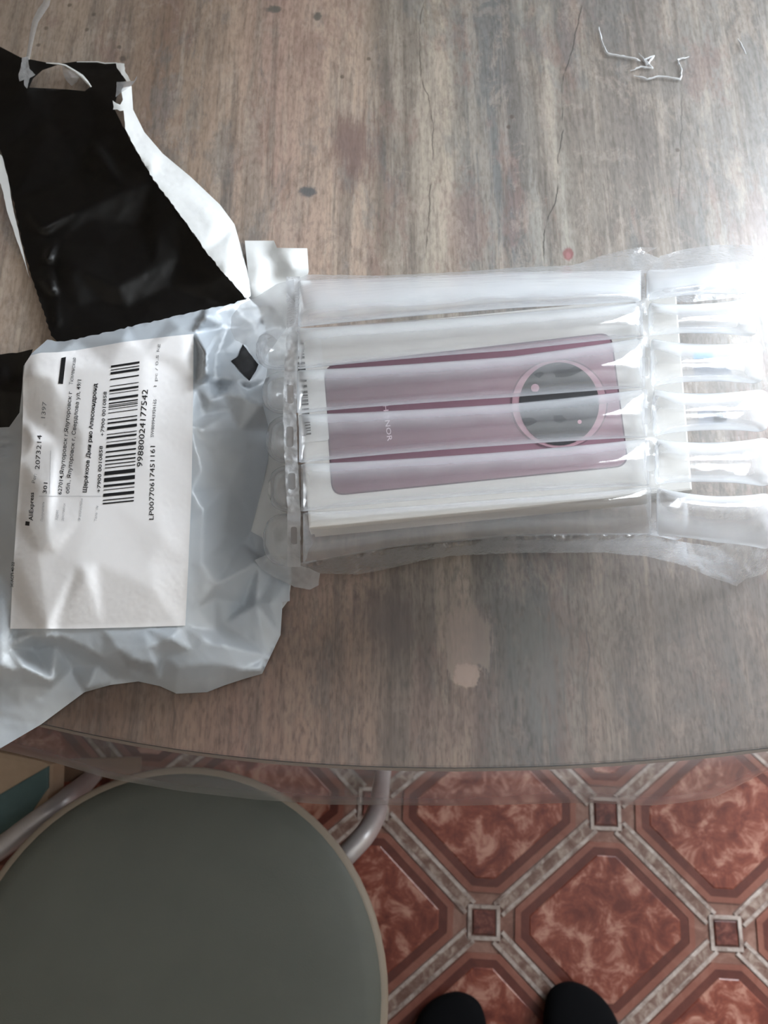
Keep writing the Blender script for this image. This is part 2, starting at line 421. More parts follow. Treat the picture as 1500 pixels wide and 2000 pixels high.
# ------------------------------------------------------------------ room shell
RX0, RX1, RY0, RY1, RZ = -1.15, 2.6, -2.3, WY, 2.6
fl = box('floor', RX0, RX1, RY0, RY1+.2, -.12, 0, M['floor_base']); tag(fl, kind='structure')
tag(box('ceiling', RX0, RX1, RY0, RY1+.2, RZ, RZ+.12, M['ceiling']), kind='structure')
tag(box('wall_left', RX0-.12, RX0, RY0, RY1+.2, 0, RZ, M['wall']), kind='structure')
tag(box('wall_right', RX1, RX1+.12, RY0, RY1+.2, 0, RZ, M['wall']), kind='structure')
tag(box('wall_front', RX0-.12, RX1+.12, RY0-.12, RY0, 0, RZ, M['wall']), kind='structure')
bm = bmesh.new()
box_bm(bm, RX0, WX0, RY1, RY1+.2, 0, RZ); box_bm(bm, WX1, RX1, RY1, RY1+.2, 0, RZ)
box_bm(bm, WX0, WX1, RY1, RY1+.2, 0, WZ0); box_bm(bm, WX0, WX1, RY1, RY1+.2, WZ1, RZ)
tag(bm_obj('wall_back', bm, M['wall']), kind='structure')
wr = empty('window_1', ((WX0+WX1)/2, RY1+.12, WZ0)); tag(wr, kind='structure')
bm = bmesh.new(); t = .055
box_bm(bm, WX0, WX0+t, RY1+.09, RY1+.15, WZ0, WZ1); box_bm(bm, WX1-t, WX1, RY1+.09, RY1+.15, WZ0, WZ1)
box_bm(bm, WX0+t, WX1-t, RY1+.09, RY1+.15, WZ0, WZ0+t); box_bm(bm, WX0+t, WX1-t, RY1+.09, RY1+.15, WZ1-t, WZ1)
xm = (WX0+WX1)/2; box_bm(bm, xm-.04, xm+.04, RY1+.09, RY1+.15, WZ0+t, WZ1-t)
keep(bm_obj('window_frame', bm, M['frame_white']), wr)
q = N('window_glass'); a = q.n('ShaderNodeBsdfTransparent'); b = q.n('ShaderNodeBsdfGlossy'); b.inputs['Roughness'].default_value = .02
mm = q.n('ShaderNodeMixShader'); q.put(mm.inputs[0], schlick(q, None, .06)); q.put(mm.inputs[1], a.outputs[0]); q.put(mm.inputs[2], b.outputs[0])
M['glass'] = q.done(mm.outputs[0])
for x0, x1 in ((WX0+t, xm-.04), (xm+.04, WX1-t)):
    keep(box('pane', x0, x1, RY1+.118, RY1+.124, WZ0+t, WZ1-t, M['glass']), wr)
keep(box('window_sill', WX0-.04, WX1+.04, RY1-.06, RY1+.09, WZ0-.03, WZ0, M['frame_white'], None, .006), wr)

# floor pattern: lozenge cells with a big cut-corner tile, borders and small squares at the nodes
nL, nR, nT = U(945, 1801, 0), U(1417, 1822, 0), U(1182, 1589, 0)
e1 = (nR-nL)/2; e2 = nT-(nL+nR)/2
pv, qv = e1+e2, e1-e2            # lattice steps
lp, lq = pv.length, qv.length; pn, qn = pv/lp, qv/lq
def cell_poly(half_p, half_q, cut):
    "lozenge with cut corners about the cell centre, in lattice axes"
    o = []
    for sp, sq in ((-1, -1), (1, -1), (1, 1), (-1, 1)):
        c = (sp*half_p, sq*half_q)
        a = (c[0]-sp*cut, c[1]); b = (c[0], c[1]-sq*cut)
        o += [b, a] if sp*sq > 0 else [a, b]
    return [pn*a+qn*b for a, b in o]
def ring_me(name, outer, inner, z0, z1, mats):
    n = len(outer); vs = []; fs = []
    for P, z in ((outer, z0), (outer, z1), (inner, z1), (inner, z0)): vs += [(v.x, v.y, z) for v in P]
    for k in range(3):
        for i in range(n): fs.append((k*n+i, k*n+(i+1) % n, (k+1)*n+(i+1) % n, (k+1)*n+i))
    me = bpy.data.meshes.new(name); me.from_pydata(vs, [], fs); me.update()
    for m_ in mats: me.materials.append(m_)
    return me
def slab_me(name, P, z1, bev, m_):
    bm = bmesh.new(); a = [bm.verts.new((v.x, v.y, 0)) for v in P]; c0 = sum(P, Vector())/len(P)
    b = [bm.verts.new((v.x, v.y, z1-bev)) for v in P]; c = [bm.verts.new(((v-c0)*(1-bev/(.5*(v-c0).length+1e-6))+c0).to_tuple()[:2]+(z1,)) for v in P]
    n = len(P)
    for i in range(n):
        j = (i+1) % n; bm.faces.new((a[i], a[j], b[j], b[i])); bm.faces.new((b[i], b[j], c[j], c[i]))
    bm.faces.new(c); bmesh.ops.recalc_face_normals(bm, faces=bm.faces)
    me = bpy.data.meshes.new(name); bm.to_mesh(me); bm.free(); me.materials.append(m_); return me
S = lp
h0, h1, h2, h3 = .5*S-.0135, .5*S-.0225, .5*S-.0335, .5*S-.0345
Q = lq/lp
def cp(h, cut): return cell_poly(h, h+(lq-lp)/2, cut)
tile_me = slab_me('tile', cp(h2, .018), .0024, .0008, M['tile'])
groove_me = ring_me('tile_border', cp(h1, .024), cp(h2, .018), .0, .0016, [M['groove']])
margin_me = ring_me('tile_margin', cp(h0, .031), cp(h1, .024), .0, .0022, [M['rim']])
def strip_me(name, d, ln, wd, m_, z):
    s = Vector((-d.y, d.x, 0)); P = [d*ln*a+s*wd*b for a, b in ((-1, -1), (1, -1), (1, 1), (-1, 1))]
    return slab_me(name, P, z, .0003, m_)
sp_me = strip_me('strip', pn, lp/2-.031, .0062, M['strip'], .0018); sq_me = strip_me('strip', qn, lq/2-.031, .0062, M['strip'], .0018)
lp_me = strip_me('pale_line', pn, lp/2-.026, .0026, M['strip_pale'], .0023); lq_me = strip_me('pale_line', qn, lq/2-.026, .0026, M['strip_pale'], .0023)
def cab(h): 
    d1 = e1.normalized(); d2 = Vector((-d1.y, d1.x, 0))
    return [d1*a*h+d2*b*h for a, b in ((-1, -1), (1, -1), (1, 1), (-1, 1))]
cab_me = slab_me('small_square', cab(.0155), .0026, .001, M['caboch'])
cabr_me = ring_me('square_border', cab(.0225), cab(.0175), 0, .0024, [M['strip_pale']])
floor_top = 0.0002
nc = 0
for i in range(-7, 8):
    for j in range(-6, 8):
        node = nL+pv*i+qv*j
        if not (RX0+.1 < node.x < 1.3 and -.95 < node.y < .95): continue
        for me, off in ((tile_me, (pv+qv)/2), (groove_me, (pv+qv)/2), (margin_me, (pv+qv)/2), (sp_me, pv/2+Vector((0, 0, 0))), (sq_me, qv/2),
                        (cab_me, Vector()), (cabr_me, Vector())):
            o = bpy.data.objects.new(me.name.split('.')[0], me); COL.objects.link(o); o.location = node+off+Vector((0, 0, floor_top)); o.parent = fl
        for dvec, me in ((pn, lp_me), (qn, lq_me)):
            s = Vector((-dvec.y, dvec.x, 0)); h = lp/2 if me is lp_me else lq/2
            for sg in (-1, 1):
                o = bpy.data.objects.new('pale_line', me); COL.objects.link(o); o.parent = fl
                o.location = node+dvec*h+s*sg*.0088+Vector((0, 0, floor_top))
        nc += 1

# ------------------------------------------------------------------ dining table
edge_px = [(76, 1413), (253, 1448), (436, 1476), (552, 1489), (700, 1496), (950, 1499), (1150, 1493), (1300, 1483), (1400, 1473), (1500, 1461)]
EW = np.array([U(a, b, .75)[:2] for a, b in edge_px])
cf = np.polyfit(EW[:, 0], EW[:, 1], 4)
xl, xr = EW[0, 0], EW[-1, 0]
def edge_y(x):
    if xl <= x <= xr: return float(np.polyval(cf, x))
    x0 = xl if x < xl else xr; d = np.polyval(np.polyder(cf), x0); y0 = np.polyval(cf, x0)
    return float(y0+d*(x-x0)+.55*(x-x0)**2)
TX0, TX1, TY1 = -.62, .72, .78
front = [(x, edge_y(x)) for x in np.linspace(TX0+.05, TX1-.05, 70)]
def corner(cx, cy, r, a0, a1, n=8): return [(cx+r*math.cos(a0+(a1-a0)*k/n), cy+r*math.sin(a0+(a1-a0)*k/n)) for k in range(n+1)]
yR, yL = edge_y(TX1-.05), edge_y(TX0+.05)
out2 = front + [(TX1, yR+.07)] + corner(TX1-.12, TY1-.12, .12, 0, math.pi/2) + corner(TX0+.12, TY1-.12, .12, math.pi/2, math.pi) + [(TX0, yL+.07)]
tb = empty('dining_table', (.05, .35, 0)); tag(tb, 'wood-print dining table with a curved front edge under clear vinyl', 'table')
keep(prism('tabletop', out2, .724, .75, [M['wood']], None, .0015), tb)
def offset_poly(P, d):
    o = []
    n = len(P)
    for i in range(n):
        a = Vector(P[i-1]); b = Vector(P[i]); c = Vector(P[(i+1) % n])
        t = ((b-a).normalized()+(c-b).normalized()).normalized(); nn = Vector((t.y, -t.x)); o.append(tuple(b+nn*d))
    return o
band_o = offset_poly(out2, .0018); n = len(out2)
vs = [(x, y, .7245) for x, y in band_o]+[(x, y, .7485) for x, y in band_o]+[(x, y, .7495) for x, y in offset_poly(out2, .0002)]+[(x, y, .7245) for x, y in out2]
fs = []
for k in range(2): fs += [(k*n+i, k*n+(i+1) % n, (k+1)*n+(i+1) % n, (k+1)*n+i) for i in range(n)]
fs += [(3*n+i, 3*n+(i+1) % n, (i+1) % n, i) for i in range(n)]
o = keep(mesh('edge_band', vs, fs, M['edge'], None, False), tb); tag(o, 'brown edge band')
keep(box('apron', TX0+.16, TX1-.16, yR+.14, TY1-.12, .69, .7235, M['edge'], None, .003), tb)
for x in (TX0+.14, TX1-.14):
    for y in (.10, TY1-.14):
        keep(tube('leg', [(x, y, .724), (x, y, .4), (x, y, .012), (x, y, .0028)], .022, M['steel'], None, 16, 2), tb)

# ------------------------------------------------------------------ clear vinyl cover with an overhanging skirt
low_px = [(-200, 1440), (5, 1466), (105, 1490), (210, 1520), (355, 1545), (500, 1562), (640, 1572), (900, 1573), (1140, 1568), (1270, 1574), (1330, 1568), (1395, 1557), (1460, 1524), (1500, 1503), (1640, 1470)]
LW = np.array([U(a, b, .722)[:2] for a, b in low_px])
def low_y(x):
    return float(np.interp(x, LW[:, 0], LW[:, 1])) if LW[0, 0] < x < LW[-1, 0] else edge_y(x)-.02
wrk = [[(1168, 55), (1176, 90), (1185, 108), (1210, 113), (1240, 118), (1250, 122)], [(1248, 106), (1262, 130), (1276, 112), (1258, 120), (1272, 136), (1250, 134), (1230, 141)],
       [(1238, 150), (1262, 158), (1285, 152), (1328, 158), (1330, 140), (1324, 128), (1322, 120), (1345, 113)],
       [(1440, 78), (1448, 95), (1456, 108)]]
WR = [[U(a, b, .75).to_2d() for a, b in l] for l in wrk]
def seg_d(P, a, b):
    d = b-a; L = d.length_squared; t = max(0, min(1, (P-a).dot(d)/L)) if L else 0
    return (P-(a+d*t)).length
vs, fs = [], []
xs = np.linspace(TX0+.03, TX1-.03, 150)
ys_t = np.linspace(0, 1, 60)
for x in xs:
    yf = edge_y(x)-.0026; yl = low_y(x)
    for k, (s, z) in enumerate(((1.0, .722), (.85, .731), (.62, .741), (.38, .7475), (.18, .7505))):
        vs.append((x, yf+(yl-yf)*s, z+.002*math.sin(x*37+k)*s))
    for t in ys_t:
        vs.append((x, yf+(TY1+.012-yf)*t, .751))
nr = 5+len(ys_t)
for i in range(len(xs)-1):
    for k in range(nr-1): fs.append((i*nr+k, (i+1)*nr+k, (i+1)*nr+k+1, i*nr+k+1))
tc = mesh('table_cover', vs, fs, M['vinyl']); tag(tc, 'clear vinyl cover over the wood-print table, overhanging its front edge', 'tablecloth')
# creases pressed into the vinyl at the far right: thin raised ridges, part of the cover, their glints painted white
M['crease'] = film('glint_white_vinyl', .85, .1, .1, trl=.15)
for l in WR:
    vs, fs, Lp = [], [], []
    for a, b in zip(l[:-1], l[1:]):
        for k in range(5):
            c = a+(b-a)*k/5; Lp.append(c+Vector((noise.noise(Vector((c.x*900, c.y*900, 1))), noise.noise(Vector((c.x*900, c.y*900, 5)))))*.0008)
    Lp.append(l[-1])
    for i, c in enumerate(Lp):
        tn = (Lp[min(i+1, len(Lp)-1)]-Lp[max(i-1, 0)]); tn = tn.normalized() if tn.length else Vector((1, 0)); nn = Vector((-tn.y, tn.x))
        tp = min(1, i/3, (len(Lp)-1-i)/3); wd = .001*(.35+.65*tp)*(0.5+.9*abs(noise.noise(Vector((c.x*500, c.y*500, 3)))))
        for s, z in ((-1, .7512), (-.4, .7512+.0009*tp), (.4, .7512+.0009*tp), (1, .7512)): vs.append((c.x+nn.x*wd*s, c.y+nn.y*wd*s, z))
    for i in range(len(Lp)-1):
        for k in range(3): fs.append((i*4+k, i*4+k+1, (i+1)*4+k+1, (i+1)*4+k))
    o = mesh('crease', vs, fs, M['crease'], tc); tag(o, 'vinyl crease with its glint painted white')

# ------------------------------------------------------------------ torn mailer bag
mb = empty('mailer_bag', U(250, 950, TZ)); tag(mb, 'torn grey-white mailer bag with black lining and a printed shipping label', 'parcel')
# front panel
torn_top = [(92, 664), (118, 668), (150, 663), (250, 639), (330, 621), (400, 604), (450, 594), (486, 582)]
front_ol = torn_top + [(505, 600), (521, 650), (525, 700), (519, 745), (513, 790), (526, 840), (523, 900), (510, 960), (490, 1038), (512, 1050), (540, 1110), (566, 1130),
            (566, 1174), (552, 1176), (548, 1240), (512, 1316), (480, 1325), (440, 1338), (404, 1352), (345, 1355), (312, 1340), (270, 1331), (215, 1338), (165, 1352), (80, 1415), (0, 1462), (-70, 1500),
            (-110, 1300), (-110, 835), (-20, 836), (18, 834), (38, 806), (43, 760), (46, 715), (62, 690)]
F_ol = dens(front_ol, 7, 0.0, {i: 1.6 for i in range(len(torn_top)-1)})
ctrl = [(92, 664, 26), (118, 668, 29), (150, 663, 33), (250, 639, 36), (330, 621, 34), (400, 604, 30), (450, 594, 22), (486, 582, 14), (62, 690, 36), (46, 715, 34),
        (110, 692, 40), (240, 662, 42), (350, 640, 41), (378, 650, 39),
        (43, 760, 34), (38, 806, 30), (18, 834, 18), (60, 730, 40), (64, 860, 41), (40, 900, 37), (48, 1000, 40), (20, 1000, 30), (36, 1100, 38), (20, 1228, 28), (12, 1100, 28),
        (100, 740, 43), (112, 860, 41), (96, 960, 46.5), (94, 1060, 46.5), (92, 1225, 39), (112, 960, 44), (110, 1080, 44), (108, 1226, 35.5), (76, 960, 44), (74, 1080, 43), (72, 1226, 35),
        (160, 720, 44), (160, 850, 46.5), (160, 950, 46), (150, 1100, 45), (150, 1224, 36.5), (172, 1000, 47), (168, 1120, 46.5), (190, 1100, 45),
        (215, 720, 45), (215, 850, 47), (215, 980, 47), (200, 1224, 36.5), (280, 690, 44), (280, 830, 46.5), (300, 985, 46), (290, 1100, 44), (280, 1224, 36), (320, 1050, 45.5), (300, 1150, 43),
        (360, 700, 41.5), (370, 830, 42), (374, 960, 42), (368, 1100, 39), (362, 1221, 32),
        (386, 625, 32), (402, 616, 46), (420, 610, 28), (385, 690, 34), (403, 690, 49), (421, 690, 25), (383, 728, 35), (402, 730, 50), (421, 732, 26),
        (440, 640, 20), (500, 640, 11), (430, 738, 28), (460, 744, 26), (487, 748, 22), (519, 745, 8), (521, 650, 7), (525, 700, 6), (505, 600, 9),
        (382, 750, 37), (404, 746, 34), (430, 756, 18), (486, 760, 14), (440, 768, 33), (478, 778, 31), (513, 790, 27), (450, 800, 26), (410, 780, 38), (400, 810, 32), (392, 840, 39), (410, 880, 32), (395, 920, 40), (398, 1000, 39),
        (470, 840, 24), (526, 840, 4), (523, 900, 2), (480, 880, 16), (450, 950, 22), (510, 960, 1), (440, 1050, 24), (490, 1038, 1), (470, 1060, 8), (395, 1100, 37), (422, 1140, 31),
        (380, 1190, 31), (334, 1247, 37), (350, 1225, 33), (422, 1170, 20), (438, 1216, 12), (476, 1180, 2), (500, 1080, 1), (512, 1050, 1), (408, 1258, 29), (420, 1230, 24),
        (440, 1262, 27), (440, 1300, 21), (470, 1308, 16), (508, 1306, 13), (512, 1316, 1), (480, 1325, 2), (440, 1338, 2), (404, 1340, 8), (404, 1352, 1), (400, 1296, 25), (372, 1268, 29),
        (500, 1180, 13), (505, 1100, 12), (540, 1110, 3), (566, 1130, 3), (566, 1174, 2), (552, 1176, 8), (548, 1240, 3), (530, 1180, 14), (522, 1280, 8),
        (300, 1296, 27), (350, 1304, 24), (345, 1338, 10), (345, 1355, 1), (312, 1328, 8), (312, 1340, 2), (290, 1324, 7), (270, 1331, 2), (258, 1288, 33), (230, 1268, 34), (287, 1264, 36), (310, 1256, 35), (280, 1312, 12), (318, 1282, 24),
        (85, 1244, 35), (124, 1244, 34), (165, 1264, 31), (200, 1284, 27), (250, 1306, 17), (264, 1328, 4), (190, 1299, 12), (150, 1283, 12), (110, 1264, 17), (32, 1232, 24), (68, 1270, 9), (140, 1304, 4), (224, 1327, 2), (60, 1240, 31),
        (16, 1262, 27), (0, 1296, 30), (46, 1302, 26), (100, 1328, 19), (172, 1343, 12), (200, 1336, 6), (215, 1338, 1), (165, 1352, 1), (0, 1240, 30), (-60, 1240, 18), (-110, 1300, 2), (0, 1328, 20), (30, 1308, 25), (36, 1335, 13),
        (100, 1345, 7), (0, 1345, 10), (0, 1400, 4), (80, 1415, 1), (0, 1462, .5), (-70, 1500, .2), (40, 1380, 6),
        (-110, 835, 2), (-20, 836, 8), (-20, 900, 16), (0, 920, 22), (-20, 1050, 16), (-110, 1050, 3), (0, 1000, 24), (0, 1120, 24)]
def soften(a, b, h):
    if b < 1226: return (a, b, h)
    base = 35*max(0, min(1, 1-(b-1222)/128)); return (a, b, base+1.0*(h-base) if h > 2.5 else h)
ctrl = [soften(*c) for c in ctrl]
F_h = interp_fun(ctrl)
def left_pleats(P):
    "short horizontal pleats at the bag's left side"
    f = np.clip((24-P[:, 0])/20, 0, 1)*np.exp(-((P[:, 1]-872)/28)**2)
    return 2.6*f*np.sin(P[:, 1]*.36+P[:, 0]*.05)
def F_extra(P):
    off = np.clip((P[:, 0]-360)/40, 0, 1)+np.clip((P[:, 1]-1222)/20, 0, 1)
    return left_pleats(P)+np.clip(off, 0, 1)*crumple(P, .45, .02, 3.1)
keep(sheet('front_panel', F_ol, F_h, 6.0, M['mailer'], None, 0, (.14, .03, 1.7), extra=F_extra), mb)
def F_z(P): return F_h(P)+crumple(P, .14, .03, 1.7)+left_pleats(P)
# back panel lying on the table, its corner showing behind the air cushion
back_ol = [(478, 470), (535, 470), (541, 484), (600, 485), (603, 530), (585, 600), (560, 700), (560, 1000), (570, 1130), (564, 1172), (520, 1230), (300, 1300), (40, 1370), (-100, 1300), (-100, 850), (110, 700), (300, 650), (470, 600), (488, 570)]
bctrl = [(478, 470, 7), (535, 470, 3), (541, 484, 12), (600, 485, 3), (603, 530, 1), (560, 545, 1), (528, 498, 3), (565, 510, 13), (552, 540, 1), (500, 520, 11), (580, 500, 4), (548, 500, 5), (540, 520, 2), (490, 575, 10), (520, 560, 3), (545, 535, 1.2), (585, 600, .5), (560, 700, .5), (560, 1000, .5),
         (570, 1130, .6), (564, 1172, .5), (520, 1230, .4), (300, 1300, .4), (40, 1370, .4), (-100, 1300, .4), (-100, 850, .4), (110, 700, .5), (300, 650, .5), (470, 600, 1), (250, 950, .4)]
o = keep(sheet('back_panel', dens(back_ol, 12), interp_fun(bctrl), 11, M['mailer_white'], None, 2, (.15, .03, 4.4)), mb)
# black lining of the opened mouth
lin_ol = [(-60, 70), (0, 91), (40, 112), (60, 116), (90, 122), (115, 125), (150, 120), (190, 120), (200, 124), (228, 123), (236, 140), (246, 158), (238, 175), (228, 190), (222, 210),
          (240, 246), (262, 288), (300, 352), (350, 418), (400, 488), (440, 537), (482, 583), (460, 606), (250, 652), (120, 676), (100, 655), (62, 540), (42, 470), (26, 390), (12, 330), (0, 292), (-60, 200)]
hole = [(57, 171), (64, 154), (83, 137), (115, 126), (122, 128), (154, 146), (177, 169), (166, 178), (136, 175), (102, 173)]
lctrl = [(-60, 70, 8), (0, 91, 9), (60, 116, 11), (115, 125, 10), (190, 120, 7), (228, 123, 9), (246, 158, 12), (222, 210, 15), (240, 246, 17), (300, 352, 17), (350, 418, 17), (400, 488, 18), (440, 537, 18), (482, 583, 12),
         (460, 606, 5), (250, 652, 9), (120, 676, 7), (100, 655, 6), (62, 540, 3), (42, 470, 2), (26, 390, 2), (0, 292, 2), (-60, 200, 4), (180, 180, 12), (60, 180, 10), (100, 230, 7), (180, 270, 9), (195, 300, 14), (215, 300, 8),
         (245, 370, 14), (310, 450, 12), (270, 440, 5), (300, 520, 11), (350, 500, 9), (330, 560, 6), (400, 560, 11), (160, 410, 10), (140, 520, 12), (180, 430, 7), (210, 480, 8), (120, 470, 5), (82, 450, 9), (74, 450, 4), (92, 455, 4), (93, 510, 12), (84, 512, 5), (102, 512, 6), (104, 570, 12), (95, 574, 5), (112, 570, 6), (112, 630, 9),
         (120, 630, 7), (230, 560, 12), (250, 600, 6), (200, 590, 5), (150, 600, 6), (60, 330, 6), (120, 350, 5), (160, 330, 5)]
o = keep(sheet('black_lining', dens(lin_ol, 7, .0, {i: 1.6 for i in list(range(15, 21))+list(range(25, 30))}), interp_fun(lctrl), 7.0, M['mailer_black'], None, 1, (.3, .02, 8.1), [hole]), mb)
tag(o, 'black inner lining of the opened mouth')
lf = [(-80, 690), (0, 692), (40, 688), (64, 682), (60, 700), (52, 760), (46, 806), (30, 836), (0, 842), (-80, 846)]
o = keep(sheet('black_lining', dens(lf, 7, .7), interp_fun([(-80, 690, 10), (0, 692, 13), (40, 688, 17), (64, 682, 22), (30, 740, 12), (52, 760, 22), (30, 836, 12), (0, 842, 6), (-80, 846, 6), (0, 760, 15), (-40, 770, 8)]), 7, M['mailer_black'], None, 2, (.5, .03, 2.2)), mb)
tag(o, 'black lining left of the label')
# white outer face folded up along the right of the lining
flap = [(236, 172), (257, 168), (260, 214), (282, 258), (318, 300), (372, 345), (430, 400), (458, 438), (472, 488), (486, 540), (490, 578), (482, 584), (440, 537), (400, 488), (350, 417), (300, 351), (262, 287), (244, 252), (241, 216), (222, 214), (220, 196), (234, 204), (240, 195)]
fctrl = [(236, 172, 13), (257, 168, 5), (260, 214, 2), (282, 258, 1), (318, 300, 1), (372, 345, 1), (430, 400, 1), (458, 438, 2), (472, 488, 4), (486, 540, 7), (490, 578, 9), (482, 584, 13), (440, 537, 19), (400, 488, 19), (350, 417, 18), (300, 351, 18),
         (262, 287, 18), (244, 252, 17.5), (241, 216, 16), (222, 214, 15.5), (220, 196, 15.5), (250, 220, 12), (300, 310, 13), (370, 385, 13), (420, 430, 14), (446, 480, 17), (430, 470, 12), (462, 520, 15), (455, 545, 12), (468, 560, 15)]
tornf = {i: 1.5 for i in range(11, 22)}
o = keep(sheet('folded_edge', dens(flap, 6, 0, tornf), interp_fun(fctrl), 5.5, M['mailer_white'], None, 2, (.3, .03, 5.5)), mb); tag(o, 'bright white folded edge beside the black lining')
lw = [(-30, 270), (4, 305), (16, 350), (24, 400), (36, 452), (50, 512), (58, 545), (44, 500), (28, 455), (14, 412), (2, 360), (-30, 320)]
keep(sheet('folded_edge', dens(lw, 6, .5), lambda P: np.full(len(P), 2.6), 6, M['mailer_white'], None, 0), mb)
def strip_px(name, pts, wid, mat, z, parent):
    vs, fs = [], []
    P = [np.array(a, float) for a in pts]
    for i, a in enumerate(P):
        t = P[min(i+1, len(P)-1)]-P[max(i-1, 0)]; t /= max(np.hypot(*t), 1e-6); nn = np.array([-t[1], t[0]])
        wv = wid[i] if isinstance(wid, (list, tuple)) else wid; zz = z[i] if isinstance(z, (list, tuple)) else z
        for s, dz in ((-1, 0), (-.3, .0008), (.3, .0008), (1, 0)): vs.append(U(a[0]+nn[0]*wv*s/2, a[1]+nn[1]*wv*s/2, zz+dz))
    for i in range(len(P)-1):
        for k in range(3): fs.append((i*4+k, i*4+k+1, (i+1)*4+k+1, (i+1)*4+k))
    return keep(mesh(name, vs, fs, mat), parent)
strip_px('torn_edge', [(90, 123), (115, 125), (128, 128), (146, 139), (160, 149), (170, 160), (178, 170)], [2, 4, 4, 5, 7, 6, 3], M['mailer_white'], TZ+.0135, mb)
strip_px('torn_edge', [(150, 121), (190, 121), (205, 124), (228, 123)], [1.5, 2.5, 3, 2], M['mailer_white'], TZ+.011, mb)
o = keep(sheet('torn_tab', dens([(226, 122), (243, 124), (244, 138), (255, 158), (248, 160), (238, 146), (228, 132)], 4, .6), lambda P: np.full(len(P), 13.5), 4, M['mailer_white'], None, 0, (.6, .08, 1)), mb)
o = keep(sheet('torn_tab', dens([(228, 160), (262, 158), (268, 148), (266, 156), (256, 168), (238, 180), (226, 190)], 4, .4), lambda P: np.full(len(P), 16.0), 4, M['liner'], None, 0, (.5, .08, 1)), mb)
# clear tape strip torn from the mouth
strip_px('seal_strip', [(100, -30), (94, -8), (90, 8), (80, 22), (69, 42), (63, 68), (58, 96), (54, 116)], [14, 13, 14, 15, 12, 10, 8, 8], M['liner'], [TZ+.004, TZ+.004, TZ+.006, TZ+.009, TZ+.011, TZ+.012, TZ+.013, TZ+.0145], mb)
o = keep(sheet('seal_strip', dens([(43, 112), (55, 110), (57, 134), (69, 146), (58, 152), (53, 173), (47, 166), (47, 155), (38, 159), (36, 144), (41, 128)], 4, .6), lambda P: np.full(len(P), 15.5), 4, M['seam'], None, 0, (.8, .07, 4)), mb)
tag(o, 'torn whitish end of the clear seal strip')
o = keep(sheet('film_shard', dens([(121, 128), (135, 133), (156, 150), (150, 160), (140, 168), (130, 158), (124, 146)], 4, .2), interp_fun([(121, 128, 9), (156, 150, 9), (140, 168, 5), (124, 146, 6), (136, 148, 12)]), 4, M['liner'], None, 1, (.5, .06, 6)), mb)
# black tape square on the panel
tape = [(451, 705), (465, 696), (474, 672), (505, 712), (498, 728), (487, 744), (470, 726)]
keep(sheet('tape_patch', dens(tape, 5, .5), lambda P: F_z(P)+F_extra(P)+1.2, 5, M['tape_black'], None, 3), mb)

# shipping label: follows the panel a hair above it
lab_ol = [(20, 1228), (24, 1140), (33, 1000), (42, 880), (45, 800), (45, 740), (49, 710), (60, 694), (80, 689), (112, 688), (150, 684), (240, 668), (330, 657), (378, 652), (377, 800), (374, 960), (368, 1100), (362, 1222), (270, 1225), (150, 1228)]
def L_curl(P):
    "the label's upper-left corner has come loose and arches up"
    return 3.2*np.clip((125-P[:, 0])/50, 0, 1)*np.clip((960-P[:, 1])/200, 0, 1)
def L_h(P): return F_h(P)+.9+L_curl(P)
LAB_IT = 4
lab = keep(sheet('shipping_label', dens(lab_ol, 6), L_h, 5.0, M['paper'], None, LAB_IT, (.05, .012, 1.7)), mb); tag(lab, 'white shipping label with barcode and printed lines')
lv = np.array([v.co[:] for v in lab.data.vertices])
# lookup of the label's true surface height for the print
LPX = np.stack([750+F*lv[:, 0]/((CAM_H-lv[:, 2])*CT+lv[:, 1]*ST), 1000-F*(lv[:, 1]*CT-(CAM_H-lv[:, 2])*ST)/((CAM_H-lv[:, 2])*CT+lv[:, 1]*ST)], 1)
def lab_z(px, py):
    d = (LPX[:, 0]-px)**2+(LPX[:, 1]-py)**2; k = np.argpartition(d, 4)[:4]; ww = 1/(d[k]+.5)
    return float((lv[k, 2]*ww).sum()/ww.sum())
def text_mesh(body, bold=0.0):
    cu = bpy.data.curves.new('text', 'FONT'); cu.body = body; cu.size = 1; cu.resolution_u = 2; cu.offset = bold; cu.fill_mode = 'FRONT'
    ob = bpy.data.objects.new('text', cu); COL.objects.link(ob); bpy.context.view_layer.update()
    me = bpy.data.meshes.new_from_object(ob.evaluated_get(bpy.context.evaluated_depsgraph_get()))
    V = np.array([v.co[:2] for v in me.vertices]); Fc = [list(p_.vertices) for p_ in me.polygons]
    bpy.data.objects.remove(ob); bpy.data.curves.remove(cu); bpy.data.meshes.remove(me)
    return V, Fc
def print_text(name, body, a, b, h, mat, parent, zf, bold=0.0, lift=.0003):
    "lettering whose baseline runs from photo point a to b on a surface"
    V, Fc = text_mesh(body, bold); a = np.array(a, float); b = np.array(b, float)
    x0, x1 = V[:, 0].min(), V[:, 0].max(); L = np.hypot(*(b-a)); d = (b-a)/L; up = np.array([d[1], -d[0]])
    vs = []
    for v in V:
        p_ = a+d*(v[0]-x0)/(x1-x0)*L+up*v[1]/.73*h
        vs.append(U(p_[0], p_[1], zf(p_[0], p_[1])+lift))
    fs = []
    for f in Fc:
        A, B, C = vs[f[0]], vs[f[1]], vs[f[2]]; fs.append(f if (B-A).cross(C-A).z > 0 else f[::-1])
    o = mesh(name, vs, fs, mat, None, False); return keep_sub(o, parent)
def keep_sub(o, parent):
    "sub-part whose mesh is in world coordinates (its parent part also carries world coordinates)"
    o.parent = parent; o.matrix_parent_inverse = Matrix.Identity(4); return o
T_ = lambda s, a, b, h, m_='ink', bold=0.0: print_text('printed_text', s, a, b, h, M[m_], lab, lab_z, bold)
T_('AliExpress', (64, 1017), (66, 962), 8.5, 'ink', .012)
